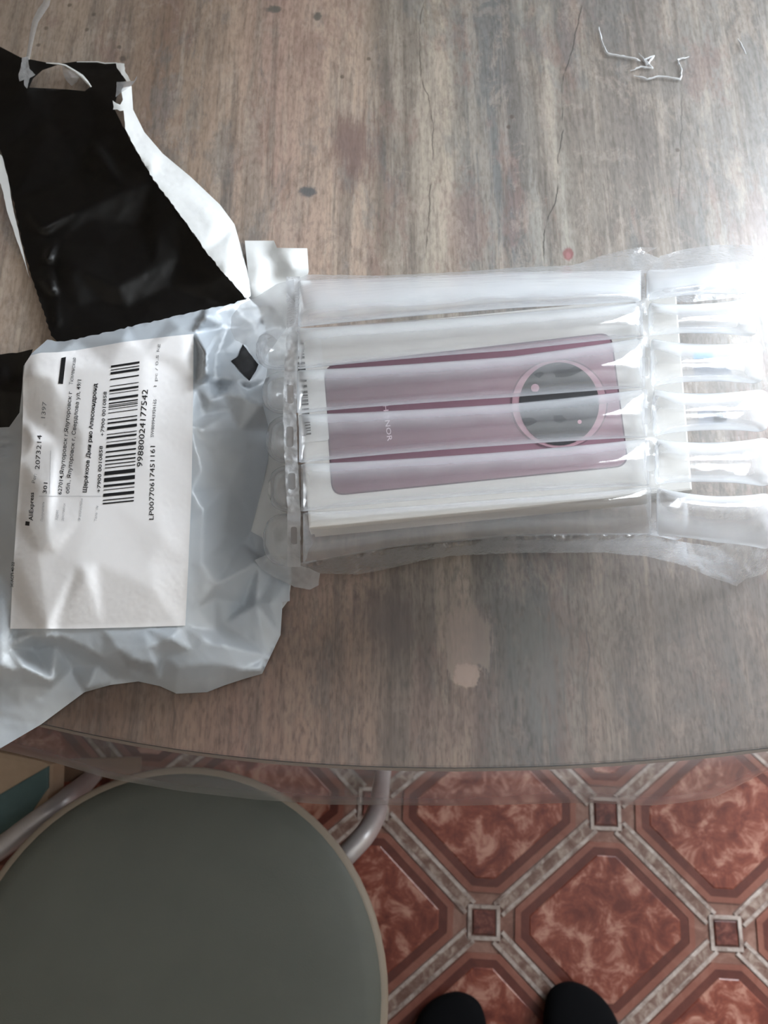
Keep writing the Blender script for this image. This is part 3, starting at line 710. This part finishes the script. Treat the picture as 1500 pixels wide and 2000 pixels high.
T_('2073214', (77, 917), (82, 850), 9.5)
T_('1397', (88, 817), (91, 785), 8.5, 'ink_grey', .005)
T_('Рег:', (68, 944), (72, 926), 6.5, 'ink_grey')
T_('301', (91, 964), (93, 943), 8, 'ink', .004)
T_('627014,Ялуторовск г,Ялуторовск г', (120, 966), (141, 765), 7.8, 'ink', .006)
T_('Тюменская', (142, 752), (149, 699), 7.5, 'ink_grey', .006)
T_('обл., Ялуторовск г, Свердлова ул, 49/1', (135, 964), (159, 742), 7.8, 'ink', .004)
T_('Щерфкоов Дми рио Апесокндронд', (169, 962), (190, 749), 7.8, 'ink', .022)
T_('+7900 0010858', (196, 962), (201, 871), 7, 'ink', .01)
T_('+7900 0010858', (203, 852), (209, 765), 7, 'ink', .006)
T_('99880024177542', (278, 912), (289, 761), 11.5, 'ink', .0)
T_('LP00770617451161', (300, 1015), (303, 871), 9.5, 'ink', .0)
T_('SW809943924165', (300, 854), (306, 780), 6, 'ink_grey', .012)
T_('1 pc / 0.5 kg', (306, 755), (312, 672), 5.5, 'ink_grey', .0)
for s, a, b in (('Получатель', (84, 1018), (87, 980)), ('Адрес', (113, 1016), (114, 996)), ('доставки', (124, 1017), (128, 984)), ('Фамилия', (157, 1018), (162, 974)), ('Телефон', (189, 1018), (192, 988))):
    T_(s, a, b, 5, 'ink_pale')
T_('Ж-АСП-40-22', (26, 1147), (28, 1098), 5.5, 'ink', .01)
def quad_strip(name, pts4, mat, parent, zf, n=8, lift=.0003):
    "printed bar between two edges (a->b) and (d->c), subdivided to follow the surface"
    a, b, c, d = [np.array(p_, float) for p_ in pts4]; vs = []; fs = []
    for i in range(n+1):
        t_ = i/n
        for p_ in (a+(b-a)*t_, d+(c-d)*t_): vs.append(U(p_[0], p_[1], zf(*p_)+lift))
    for i in range(n):
        f = (2*i, 2*i+2, 2*i+3, 2*i+1)
        fs.append(f if (vs[f[1]]-vs[f[0]]).cross(vs[f[2]]-vs[f[0]]).z > 0 else f[::-1])
    return vs, fs
def barcode(name, TL, TR, BL, BR, bars, mat, parent, zf):
    TL, TR, BL, BR = [np.array(v, float) for v in (TL, TR, BL, BR)]; VS, FS = [], []
    for t0, t1 in bars:
        a = TL+(BL-TL)*t0; b = TR+(BR-TR)*t0; c = TR+(BR-TR)*t1; d = TL+(BL-TL)*t1
        vs, fs = quad_strip('', (a, b, c, d), None, None, zf); k = len(VS); VS += vs; FS += [tuple(i+k for i in f) for f in fs]
    return keep_sub(mesh(name, VS, FS, mat, None, False), parent)
raw = [(270, 290), (310, 318), (335, 358), (400, 412), (470, 477), (505, 525), (543, 549), (588, 610), (634, 646), (658, 664), (672, 680), (694, 700), (730, 737), (790, 800), (825, 840), (871, 899), (939, 946), (967, 986), (1015, 1021),
       (1044, 1073), (1107, 1121), (1154, 1168), (1194, 1207), (1231, 1240), (1265, 1273), (1304, 1341), (1367, 1406), (1434, 1456), (1480, 1487), (1519, 1549), (1579, 1589), (1609, 1622)]
bars = [((a-270)/1352, (b-270)/1352) for a, b in raw]
barcode('barcode', (217, 714), (272.5, 705.5), (200.5, 985), (261.5, 979), bars, M['ink'], lab, lab_z)
for pts in (((114, 749), (120, 699), (129, 697), (123, 750)),):
    vs, fs = quad_strip('', (pts[0], pts[1], pts[2], pts[3]), None, None, lab_z); keep_sub(mesh('black_block', vs, fs, M['ink'], None, False), lab)
vs, fs = quad_strip('', ((49, 1026), (50, 1018), (58, 1019), (57, 1027)), None, None, lab_z, 2); keep_sub(mesh('logo_square', vs, fs, M['ink'], None, False), lab)
for a, b in (((76, 969), (197, 969)), ((97, 965), (99, 880))):
    a = np.array(a); b = np.array(b); nn = np.array([-(b-a)[1], (b-a)[0]])/np.hypot(*(b-a))*.4
    vs, fs = quad_strip('', (a-nn, b-nn, b+nn, a+nn), None, None, lab_z, 24); keep_sub(mesh('ruled_line', vs, fs, M['ink_pale'], None, False), lab)

# ------------------------------------------------------------------ phone box inside the air cushion
BT, BB = .825, .8035
ctop = [U(577, 648, BT), U(1322, 575, BT), U(1353, 957, BT), U(603, 1031, BT)]
pb = empty('phone_box', (sum(ctop, Vector())/4).xy.to_tuple()+(BB,)); tag(pb, 'white box with a mauve phone pictured on its lid, inside the air cushion', 'box')
keep(prism('lid', [v.to_tuple()[:2] for v in ctop], BT-.0125, BT, [M['card']], None, .0012), pb)
cc = sum(ctop, Vector())/4
keep(prism('tray', [((v-cc)*.985+cc).to_tuple()[:2] for v in ctop], BB, BT-.013, [M['card']], None), pb)
lz = lambda x, y: BT
def px_poly(name, pts, mat, parent, z, th=.0002):
    P = [U(a, b, z) for a, b in pts]; o = prism(name, [v.to_tuple()[:2] for v in P], z-.0001, z+th, [mat]); return o
def round_quad(c, r, n=6):
    o = []
    c = [np.array(v, float) for v in c]
    for i in range(4):
        p0, p1, p2 = c[i-1], c[i], c[(i+1) % 4]; a = p1+(p0-p1)/np.hypot(*(p0-p1))*r; b = p1+(p2-p1)/np.hypot(*(p2-p1))*r
        for k in range(n+1):
            t_ = k/n; o.append(tuple((1-t_)**2*a+2*t_*(1-t_)*p1+t_*t_*b))
    return o
q = N('mauve_phone_print'); p = q.pos(); sx = q.n('ShaderNodeSeparateXYZ'); q.put(sx.inputs[0], p)
colr = q.mix(q.maprange(q.math('ADD', sx.outputs[0], q.math('MULTIPLY', q.noise(p, 9, 2), .05)), -.04, .14), lin((106, 74, 87)), lin((156, 112, 129)))
M['mauve'] = q.done(q.bsdf(colr, .4, .4))
M['lens_black'] = plain('black_lens_print', (24, 26, 32), .4, .4)
M['lens_ring'] = plain('rose_lens_ring_print', (190, 148, 160), .4, .4)
M['lens_line'] = plain('dark_rose_line_print', (122, 88, 104), .4, .4)
M['pale_letter'] = plain('pale_rose_print', (232, 208, 218), .5, .3)
M['phone_line'] = plain('dark_mauve_print_edge', (96, 66, 80), .4, .4)
ph = keep(px_poly('phone_picture', round_quad([(632, 714), (1194, 649), (1228, 911), (648, 969)], 26), M['phone_line'], None, BT), pb); tag(ph, 'mauve phone printed on the lid')
keep_s = keep_sub
def sub_px(name, pts, mat, z): return keep_s(px_poly(name, pts, mat, None, z), ph)
sub_px('phone_back', round_quad([(635, 717), (1191.5, 652.5), (1225, 908.5), (650.5, 966)], 25), M['mauve'], BT+.0003)
def ell(cx, cy, rx, ry, n=48): return [(cx+rx*math.cos(2*math.pi*k/n), cy+ry*math.sin(2*math.pi*k/n)) for k in range(n)]
sub_px('lens_ring', ell(1092, 789, 95, 89), M['lens_line'], BT+.0006)
sub_px('lens_ring', ell(1092, 789, 92, 86), M['lens_ring'], BT+.0009)
sub_px('lens_disc', ell(1092, 789, 78, 81), M['lens_black'], BT+.0012)
for cx, cy, r in ((1045, 758, 8), (1132, 824, 4)): sub_px('lens_dot', ell(cx, cy, r, r, 16), M['lens_ring'], BT+.0015)
print_text('lettering', 'HONOR', (748, 792), (757, 862), 10, M['pale_letter'], ph, lambda x, y: BT+.0007, .006)
st = keep(px_poly('barcode_sticker', round_quad([(572, 652), (626, 648), (643, 860), (586, 866)], 6), M['sticker'], None, BT+.0002), pb); tag(st, 'white barcode sticker on the lid end')
rr = random.Random(3); bb = []; t0 = 0.0
while t0 < .985:
    wv = rr.choice((.008, .012, .018, .026)); bb.append((t0, min(1, t0+wv))); t0 += wv+rr.choice((.010, .014, .020, .034))
barcode('barcode', (577, 664), (592, 664), (594, 853), (608, 851), bb, M['ink'], st, lambda x, y: BT+.0006)

# ------------------------------------------------------------------ inflated air cushion
ac = empty('air_cushion', U(950, 850, TZ)); tag(ac, 'clear inflated air-column cushion bag wrapped around the phone box', 'packaging')
SE = [[(560, 548), (1000, 527), (1246, 528), (1300, 520), (1400, 505), (1462, 530)],
      [(560, 642), (1000, 606), (1248, 590), (1300, 588), (1400, 582), (1452, 578)],
      [(558, 724), (1000, 690), (1254, 658), (1360, 660), (1462, 662), (1500, 662)],
      [(558, 810), (1000, 782), (1264, 758), (1370, 757), (1474, 755), (1520, 755)],
      [(562, 907), (1000, 875), (1268, 855), (1380, 852), (1492, 849), (1530, 849)],
      [(566, 1002), (1000, 968), (1275, 949), (1385, 954), (1487, 956), (1530, 958)],
      [(570, 1107), (772, 1072), (1000, 1050), (1272, 1046), (1400, 1075), (1500, 1080)]]
def sy(k, x): 
    S_ = SE[k]; return float(np.interp(x, [a for a, _ in S_], [b for _, b in S_]))
zin = [.786, .8305, .8305, .8305, .8305, .8305, .787]
def zdrop(x): return float(np.interp(x, [540, 575, 1270, 1350, 1500], [-.012, 0, 0, -.003, -.011]))
def column(k, x0, x1, T, wmid, name='air_column', mat=None, pleat=.16, lowz=None, nx=64, nv=28, capl=22, capr=22, shape=.5, low=-.36, wl=22, wr=22, wend=.25):
    vs, fs = [], []
    X_ = []
    for i in range(nx+1):
        t_ = i/nx; X_.append(x0+(x1-x0)*(t_-.06*math.sin(4*math.pi*t_)*0 if True else t_))
    # denser sampling near the ends
    X_ = [x0+(x1-x0)*(.5-.5*math.cos(math.pi*i/nx))*.5+(x1-x0)*.5*(i/nx) for i in range(nx+1)]
    for x in X_:
        u_ = (x-x0)/(x1-x0); ya, yb = sy(k, x), sy(k+1, x)
        el = max(0.0, min(1, (x-x0)/capl)); er = max(0.0, min(1, (x1-x)/capr))
        cap = (math.sqrt(max(0, 1-(1-el)**2))*math.sqrt(max(0, 1-(1-er)**2)))
        capw = (math.sqrt(max(0, 1-(1-min(1, el*capl/wl))**2))*math.sqrt(max(0, 1-(1-min(1, er*capr/wr))**2)))
        wf = (1-(1-wmid)*math.sin(math.pi*u_)**.6)*(wend+(1-wend)*capw)
        za, zb = zin[k]+zdrop(x), zin[k+1]+zdrop(x)
        if lowz is not None: za = zb = lowz(x)
        for j in range(nv):
            a = 2*math.pi*j/nv; c, s = math.cos(a), math.sin(a)
            tt = .5-.5*wf*c
            yy = ya+(yb-ya)*tt
            if abs(za-zb) < 1e-6: zz = za
            elif zb < za: zz = za+(zb-za)*tt**2.2
            else: zz = zb+(za-zb)*(1-tt)**2.2
            dist = min(x-x0, x1-x)
            pl_ = 1+pleat*math.cos(a*9+k*1.7)*math.exp(-dist/16)+pleat*.5*math.cos(a*17+k)*math.exp(-dist/10)
            bulge = T*cap*pl_*(abs(s)**(2*shape))*(1 if s > 0 else low)
            wv = .00035*noise.noise(Vector((x*.03, a*1.5, k*3.1)))
            if k == 0: wv += .0013*(1-2*abs(noise.noise(Vector((x*.009+2, a*1.9, 4.4)))))*cap
            vs.append(U(x, yy, zz+bulge+wv))
    for i in range(nx):
        for j in range(nv):
            f = (i*nv+j, i*nv+(j+1) % nv, (i+1)*nv+(j+1) % nv, (i+1)*nv+j); fs.append(f)
    fs.append(tuple(range(nv))); fs.append(tuple(nx*nv+j for j in range(nv))[::-1])
    o = mesh(name, vs, fs, mat or M['air'])
    bm = bmesh.new(); bm.from_mesh(o.data); bmesh.ops.recalc_face_normals(bm, faces=bm.faces); bm.to_mesh(o.data); bm.free()
    return keep(o, ac)
for k in range(6):      # upper row over the lid, then the free end row beyond the cross seam
    edge_c = k in (0, 5)
    column(k, SE[k+1][0][0]+22, 1252+4*k, .016 if edge_c else .0115, .9 if edge_c else .87, mat=M['air_side'] if k == 0 else M['air_clear'] if k == 5 else None, capl=46, capr=130, wl=8, wr=8, wend=.94)
    xe = (1462, 1478, 1490, 1500, 1508, 1512)[k]
    column(k, 1262+4*k, xe, .016, .76, pleat=.3, capl=70, capr=60, nx=64, wl=8, wr=26, wend=.62, low=-.8)
# lower row under the box; its rounded left ends show beyond the seam
def low_z(x): return float(np.interp(x, [500, 560, 640, 1400, 1520], [.787, .782, .7775, .7775, .7765]))
for k in range(1, 6):
    x0 = (0, 500, 512, 520, 524, 514)[k]
    column(k, x0, (0, 1318, 1326, 1334, 1342, 1344)[k], .0115 if k == 5 else .0245, .93, 'lower_air_column', M['air_low'], .05, (lambda x: min(.782, low_z(x)-.0125)) if k == 5 else low_z, capl=42, capr=30, shape=.42, low=-.95, wl=42, wr=30)
# flat welds between the columns
for k in range(1, 6):
    vs, fs = [], []
    X_ = np.linspace(580, 1250, 60)
    for x in X_:
        y = sy(k, x); z = zin[k]+zdrop(x)
        for d in (-9, -3, 3, 9): vs.append(U(x, y+d, z))
    for i in range(59):
        for j in range(3): fs.append((i*4+j, (i+1)*4+j, (i+1)*4+j+1, i*4+j+1))
    keep(mesh('weld', vs, fs, M['weld']), ac)
def band(name, xf, hw, y0, y1, mat, holes, zf, amp, sc, seed):
    "crinkled heat-sealed band running across the columns, with clear valve windows"
    L, Rr = [], []
    ys = np.arange(y0, y1, 7.0)
    for y in ys:
        j = 2.2*noise.noise(Vector((y*.11, seed, 0))); L.append((xf(y)-hw+j, y)); Rr.append((xf(y)+hw+1.8*noise.noise(Vector((y*.09, seed, 7))), y))
    return keep(sheet(name, L+Rr[::-1], zf, 4.0, mat, None, 0, (amp, sc, seed), holes), ac)
xl_ = lambda y: float(np.interp(y, [530, 640, 722, 808, 905, 1000, 1110], [572, 574, 568, 566, 569, 574, 574]))
def zl_(P): 
    ys = [sy(k, 575) for k in range(7)]
    return np.array([(np.interp(y, ys, zin)-TZ)*1000-2.5+3.0*abs(math.sin(math.pi*np.interp(y, ys, range(7)))) for _, y in P])
def rrect(cx, cy, w_, h_): return round_quad([(cx-w_, cy-h_), (cx+w_, cy-h_), (cx+w_, cy+h_), (cx-w_, cy+h_)], min(w_, h_)*.7, 3)
vl = [(567, 770, 6, 18), (566, 853, 7, 20), (570, 940, 7, 16), (574, 1046, 6, 17)]
band('end_seam', xl_, 13, 540, 1108, M['seam'], [rrect(*v) for v in vl], zl_, 1.1, .06, 2.7)
for v in vl:
    keep(sheet('valve', rrect(v[0], v[1], v[2]+.5, v[3]+.5), lambda P: zl_(P)+.2, 5, M['valve'], None, 0), ac)
xr_ = lambda y: float(np.interp(y, [530, 590, 658, 758, 855, 949, 1046], [1247, 1250, 1256, 1266, 1272, 1276, 1274]))
def zr_(P):
    ys = [sy(k, 1262) for k in range(7)]
    return np.array([(np.interp(y, ys, zin)-TZ)*1000+1.0+2.0*abs(math.sin(math.pi*np.interp(y, ys, range(7)))) for _, y in P])
vr = [(1247, 620, 7, 15), (1258, 716, 8, 18), (1263, 812, 8, 15), (1271, 905, 8, 15), (1273, 995, 8, 15)]
band('cross_seam', xr_, 12, 530, 1050, M['haze'], [rrect(*v) for v in vr], zr_, .9, .05, 5.2)
for v in vr:
    keep(sheet('valve', rrect(v[0], v[1], v[2]+1, v[3]+1), lambda P: zr_(P)+.3, 5, M['valve'], None, 0), ac)
# loose film: side fringes, crumpled corners and the flat flap at the left
def loose(name, ol, ctrl_, mat, cr, step=5.5, jit=.6, sm=1):
    return keep(sheet(name, dens(ol, 6, jit), interp_fun(ctrl_), step, mat, None, sm, cr), ac)
M['flap'] = film('milky_flap_film', .46, .4, .14, bump=(120, .3))
loose('left_flap', [(574, 546), (540, 555), (505, 577), (470, 595), (452, 618), (450, 642), (460, 665), (480, 674), (500, 700), (514, 712), (522, 692), (560, 640), (576, 600)],
      [(574, 546, 40), (540, 555, 40), (505, 577, 37), (470, 595, 33), (452, 618, 30), (450, 642, 29), (460, 665, 29), (480, 674, 30), (500, 700, 31), (514, 712, 32), (522, 692, 40), (560, 640, 66), (576, 600, 60), (530, 600, 48), (500, 630, 36), (490, 600, 42), (540, 580, 44)], M['flap'], (.9, .018, 1.2))
loose('lower_fringe', [(572, 1104), (680, 1084), (772, 1070), (1000, 1046), (1272, 1042), (1340, 1060), (1345, 1108), (1330, 1103), (1262, 1086), (1225, 1084), (1180, 1079), (1000, 1080), (880, 1086), (820, 1096), (770, 1108), (700, 1122), (620, 1120), (585, 1125)],
      [(572, 1104, 30), (680, 1084, 34), (772, 1070, 35), (1000, 1046, 35), (1272, 1042, 35), (1340, 1060, 28), (1345, 1108, 2), (1262, 1086, 5), (1180, 1079, 7), (1000, 1080, 7), (880, 1086, 6), (770, 1108, 4), (700, 1122, 3), (620, 1120, 4), (585, 1125, 5), (1225, 1062, 22), (700, 1100, 14), (1000, 1064, 20)], M['haze'], (.8, .03, 3.3))
loose('crumpled_corner', [(576, 1098), (560, 1095), (530, 1080), (497, 1094), (512, 1114), (545, 1132), (575, 1146), (606, 1152), (622, 1143), (625, 1120), (600, 1108)],
      [(576, 1098, 33), (560, 1095, 26), (530, 1080, 20), (497, 1094, 14), (512, 1114, 10), (545, 1132, 6), (575, 1146, 3), (606, 1152, 2), (622, 1143, 3), (625, 1120, 8), (600, 1108, 20), (560, 1115, 18), (590, 1130, 9)], M['flap'], (1.5, .03, 6.1), 4.5)
loose('upper_fringe', [(570, 552), (600, 536), (750, 538), (900, 531), (1000, 523), (1120, 518), (1150, 508), (1190, 495), (1245, 483), (1284, 484), (1262, 494), (1290, 505), (1300, 535), (1246, 534), (1000, 532), (760, 545)],
      [(570, 552, 30), (600, 536, 18), (750, 538, 14), (900, 531, 14), (1000, 523, 12), (1120, 518, 10), (1190, 495, 8), (1245, 483, 12), (1284, 484, 16), (1262, 494, 10), (1290, 505, 14), (1300, 535, 34), (1246, 534, 36), (1000, 532, 35), (760, 545, 33), (1220, 512, 20)], M['haze'], (1.0, .03, 9.4))
loose('crumpled_corner', [(1260, 540), (1290, 500), (1340, 486), (1400, 478), (1458, 478), (1492, 481), (1485, 528), (1488, 600), (1476, 640), (1462, 610), (1450, 580), (1350, 590), (1270, 590)],
      [(1260, 540, 44), (1290, 500, 24), (1340, 486, 14), (1400, 478, 10), (1458, 478, 12), (1492, 481, 9), (1485, 528, 14), (1488, 600, 12), (1476, 640, 24), (1462, 610, 36), (1450, 580, 44), (1350, 590, 66), (1270, 590, 72), (1340, 530, 46), (1400, 520, 40), (1440, 510, 26), (1370, 560, 62), (1420, 555, 44), (1465, 520, 28)], M['haze'], (2.4, .016, 11.7), 5)
loose('crumpled_corner', [(1290, 1052), (1345, 1108), (1380, 1124), (1438, 1145), (1458, 1130), (1490, 1122), (1520, 1090), (1525, 1010), (1480, 1040), (1400, 1068)],
      [(1290, 1052, 28), (1345, 1108, 3), (1380, 1124, 2), (1438, 1145, 1.5), (1458, 1130, 6), (1490, 1122, 3), (1520, 1090, 6), (1525, 1010, 24), (1480, 1040, 32), (1400, 1068, 30), (1400, 1100, 14), (1450, 1105, 16), (1368, 1088, 18)], M['haze'], (2.0, .022, 14.9), 5)
# faint print on the underside of the cushion's free end
M['print_blue'] = plain('blue_print', (60, 140, 190), .5); M['print_grey'] = plain('slate_print', (92, 98, 112), .5); M['print_dark'] = plain('dark_print', (66, 68, 78), .5); M['print_tan'] = plain('tan_print', (170, 150, 132), .5)
pm = keep(px_poly('printed_film', [(1352, 690), (1450, 686), (1470, 850), (1365, 858)], M['weld'], None, .7755), ac)
for pts, m_ in (([(1354, 690), (1392, 688), (1392, 699), (1355, 701)], 'print_blue'), ([(1354, 716), (1425, 706), (1428, 730), (1357, 736)], 'print_grey'), ([(1362, 800), (1418, 796), (1420, 828), (1366, 832)], 'print_grey'), ([(1392, 800), (1412, 798), (1413, 824), (1393, 826)], 'print_dark'), ([(1404, 812), (1418, 811), (1419, 822), (1405, 823)], 'print_tan')):
    keep_sub(px_poly('printed_mark', pts, M[m_], None, .7759), pm)

# ------------------------------------------------------------------ round stool
SZ = .45
sp = [(10, 1696), (71, 1626), (152, 1565), (223, 1530), (560, 1560), (640, 1625), (700, 1720), (740, 1830), (754, 1950)]
SW = np.array([U(a, b, SZ-.012)[:2] for a, b in sp])
A_ = np.c_[2*SW, np.ones(len(SW))]; s_, *_ = np.linalg.lstsq(A_, (SW**2).sum(1), rcond=None)
sc_x, sc_y = s_[0], s_[1]; sr = math.sqrt(s_[2]+sc_x**2+sc_y**2)
print('STOOL', sc_x, sc_y, sr)
q = N('grey_green_vinyl'); p = q.pos()
M['seat'] = q.done(q.bsdf(q.mix(q.noise(p, 20, 3), lin((92, 96, 90)), lin((102, 105, 98))), .48, .4, nrm=q.bump(q.noise(p, 900, 2), .25, .0005)))
M['piping'] = plain('pale_brown_piping', (150, 138, 124), .4, .4)
stl = empty('round_stool', (sc_x, sc_y, 0)); tag(stl, 'round stool with a dark grey-green vinyl seat and bent metal legs', 'stool')
def lathe(name, prof, mat, parent, n=72):
    vs, fs = [], []
    for r_, z in prof:
        for k in range(n): vs.append((r_*math.cos(2*math.pi*k/n), r_*math.sin(2*math.pi*k/n), z))
    m_ = len(prof)
    for i in range(m_-1):
        for k in range(n): fs.append((i*n+k, i*n+(k+1) % n, (i+1)*n+(k+1) % n, (i+1)*n+k))
    fs.append(tuple(range(n))[::-1]); fs.append(tuple((m_-1)*n+k for k in range(n)))
    return mesh(name, vs, fs, mat, parent)
lathe('seat', [(sr-.008, SZ-.032), (sr-.002, SZ-.028), (sr, SZ-.02), (sr-.0015, SZ-.011), (sr-.007, SZ-.004), (sr-.02, SZ), (sr*.7, SZ+.003), (sr*.35, SZ+.004), (.002, SZ+.004)], M['seat'], stl)
lathe('seat_rim', [(sr-.004, SZ-.0135), (sr+.0012, SZ-.0125), (sr+.0022, SZ-.0105), (sr+.0012, SZ-.0085), (sr-.004, SZ-.0078)], M['piping'], stl)['label'] = 'pale piping round the seat'
lathe('seat_base', [(sr-.03, SZ-.044), (sr-.02, SZ-.042), (sr-.016, SZ-.033), (.01, SZ-.0325)], M['edge'], stl)
lg = [[(600, 1745, .4), (655, 1690, .4), (690, 1655, .398), (716, 1625, .385), (733, 1592, .35), (741, 1560, .26), (747, 1520, .13), (752, 1492, .004)],
      [(-60, 1700, .4), (10, 1650, .4), (60, 1612, .4), (108, 1578, .395), (140, 1552, .37), (165, 1531, .28), (185, 1512, .15), (200, 1500, .004)]]
for l in lg: keep(tube('leg', [U(*a) for a in l], .0105, M['steel'], None, 14, 5), stl)
for ang in (200, 330):
    a = R(ang); c, s = math.cos(a), math.sin(a)
    keep(tube('leg', [(sc_x+c*.06, sc_y+s*.06, .398), (sc_x+c*sr*.8, sc_y+s*sr*.8, .398), (sc_x+c*sr*.98, sc_y+s*sr*.98, .37), (sc_x+c*sr*1.05, sc_y+s*sr*1.05, .2), (sc_x+c*sr*1.1, sc_y+s*sr*1.1, .004)], .0105, M['steel'], None, 14, 5), stl)

# second low stool, its square two-coloured pad just showing at the left
M['beige'] = plain('beige_cloth', (172, 150, 128), .85, .15, 0, .1, 120, .2); M['teal'] = plain('teal_cloth', (84, 104, 104), .85, .15, 0, .1, 120, .2)
s2 = empty('side_stool', U(-60, 1560, .0)); tag(s2, 'low stool with a beige and teal cloth pad at the table left corner', 'stool')
PZ = .36
pad = [(-480, 1392), (-420, 1378), (80, 1484), (100, 1492), (98, 1545), (90, 1582), (56, 1606), (-380, 1836), (-420, 1830), (-500, 1420)]
def pxp(name, pts, z0, z1, mat, bev): return keep(prism(name, [U(a, b, PZ).to_tuple()[:2] for a, b in pts], z0, z1, [mat], None, bev), s2)
pxp('seat_pad', pad, PZ-.035, PZ, M['beige'], .006)
o = pxp('pad_panel', [(-250, 1702), (0, 1552), (96, 1496), (95, 1538), (60, 1590), (0, 1630), (-215, 1742)], PZ-.004, PZ+.002, M['teal'], .001); tag(o, 'teal cloth panel')
for a, b in ((50, 1510), (30, 1590), (-430, 1425), (-370, 1770)):
    c = U(a, b, PZ); keep(box('leg', c.x-.012, c.x+.012, c.y-.012, c.y+.012, .003, PZ-.035, M['edge']), s2)

# ------------------------------------------------------------------ the person standing at the table: legs and black socks
tl, tr_ = U(872, 1938, .022), U(1138, 1920, .022)
per = None
vs = []; es = []; rad = []
def addv(p_, r_): vs.append(p_); rad.append(r_); return len(vs)-1
hipz = .86
fdir = [Vector((-.02, 1, 0)).normalized(), Vector((.10, 1, 0)).normalized()]
ank = [tl-fdir[0]*.205+Vector((-.02, 0, .075)), tr_-fdir[1]*.205+Vector((.025, 0, .075))]
mid = (ank[0]+ank[1])/2
pel = addv(Vector((mid.x, mid.y-.02, hipz+.06)), (.14, .10)); wst = addv(Vector((mid.x, mid.y-.02, hipz+.22)), (.13, .09)); es.append((pel, wst))
for a, sg in zip(ank, (-1, 1)):
    h = addv(Vector((mid.x+sg*.085, mid.y-.02, hipz)), (.088, .088)); k = addv(Vector((a.x*.6+(mid.x+sg*.085)*.4, a.y+.015, .48)), (.058, .06))
    c = addv(Vector((a.x, a.y-.015, .33)), (.055, .058)); e = addv(Vector((a.x, a.y, .10)), (.046, .05))
    es += [(pel, h), (h, k), (k, c), (c, e)]
me = bpy.data.meshes.new('person'); me.from_pydata([tuple(v) for v in vs], es, []); me.update()
per = bpy.data.objects.new('person', me); COL.objects.link(per); me.materials.append(M['trousers'])
md = per.modifiers.new('skin', 'SKIN')
for i, r_ in enumerate(rad): me.skin_vertices[0].data[i].radius = r_
me.skin_vertices[0].data[pel].use_root = True
md.use_smooth_shade = True
sb = per.modifiers.new('sub', 'SUBSURF'); sb.levels = 2; sb.render_levels = 2
tag(per, 'person standing at the table in dark trousers, toes of black socks showing', 'person')
def sock(tip, d, inner, ank_):
    "foot in a sock: lofted rings from toe to heel and up the ankle, big toe on the inner side"
    s = Vector((d.y, -d.x, 0))*inner       # towards the inner side
    L_ = .255; rings = []
    prof = [(0.0, .004, .006, .022, .014), (.004, .018, .012, .022, .012), (.012, .030, .017, .022, .009), (.025, .039, .021, .023, .005), (.045, .045, .025, .026, .001), (.075, .0475, .029, .030, -.002), (.11, .044, .034, .036, -.003), (.15, .038, .042, .045, -.002), (.185, .035, .048, .052, 0), (.22, .034, .046, .050, 0), (.243, .028, .038, .044, 0), (.2555, .012, .02, .036, 0)]
    vs_, fs_ = [], []; n_ = 24
    for t_, hw, hh, zc, off in prof:
        c = tip-d*t_+s*off; c.z = 0
        for k in range(n_):
            a = 2*math.pi*k/n_; x = math.copysign(abs(math.cos(a))**.8, math.cos(a)); z = math.copysign(abs(math.sin(a))**.85, math.sin(a))
            toe = 1+.05*math.cos(5*a)*max(0, 1-t_/.05)
            vv = c+s*(x*hw*1.14*toe); vv.z = max(.0035, zc+z*hh); vs_.append(vv)
    m_ = len(prof)
    for i in range(m_-1):
        for k in range(n_): fs_.append((i*n_+k, (i+1)*n_+k, (i+1)*n_+(k+1) % n_, i*n_+(k+1) % n_))
    fs_.append(tuple(range(n_))); fs_.append(tuple((m_-1)*n_+k for k in range(n_))[::-1])
    b0 = len(vs_)   # ankle shaft
    ac_ = Vector((ank_.x, ank_.y-.005, 0))
    for z, r_ in ((.05, .040), (.08, .038), (.11, .037), (.15, .039), (.17, .0395)):
        for k in range(n_):
            a = 2*math.pi*k/n_; vs_.append(ac_+Vector((r_*.92*math.cos(a), r_*1.1*math.sin(a), z)))
    for i in range(4):
        for k in range(n_): fs_.append((b0+i*n_+k, b0+i*n_+(k+1) % n_, b0+(i+1)*n_+(k+1) % n_, b0+(i+1)*n_+k))
    o = mesh('sock', vs_, fs_, M['sock'], per)
    bm = bmesh.new(); bm.from_mesh(o.data); bmesh.ops.recalc_face_normals(bm, faces=bm.faces); bm.to_mesh(o.data); bm.free()
    sm = o.modifiers.new('sub', 'SUBSURF'); sm.levels = 1; sm.render_levels = 2
    o['label'] = 'black sock'
    return o
sock(tl, fdir[0], 1, ank[0]); sock(tr_, fdir[1], -1, ank[1])
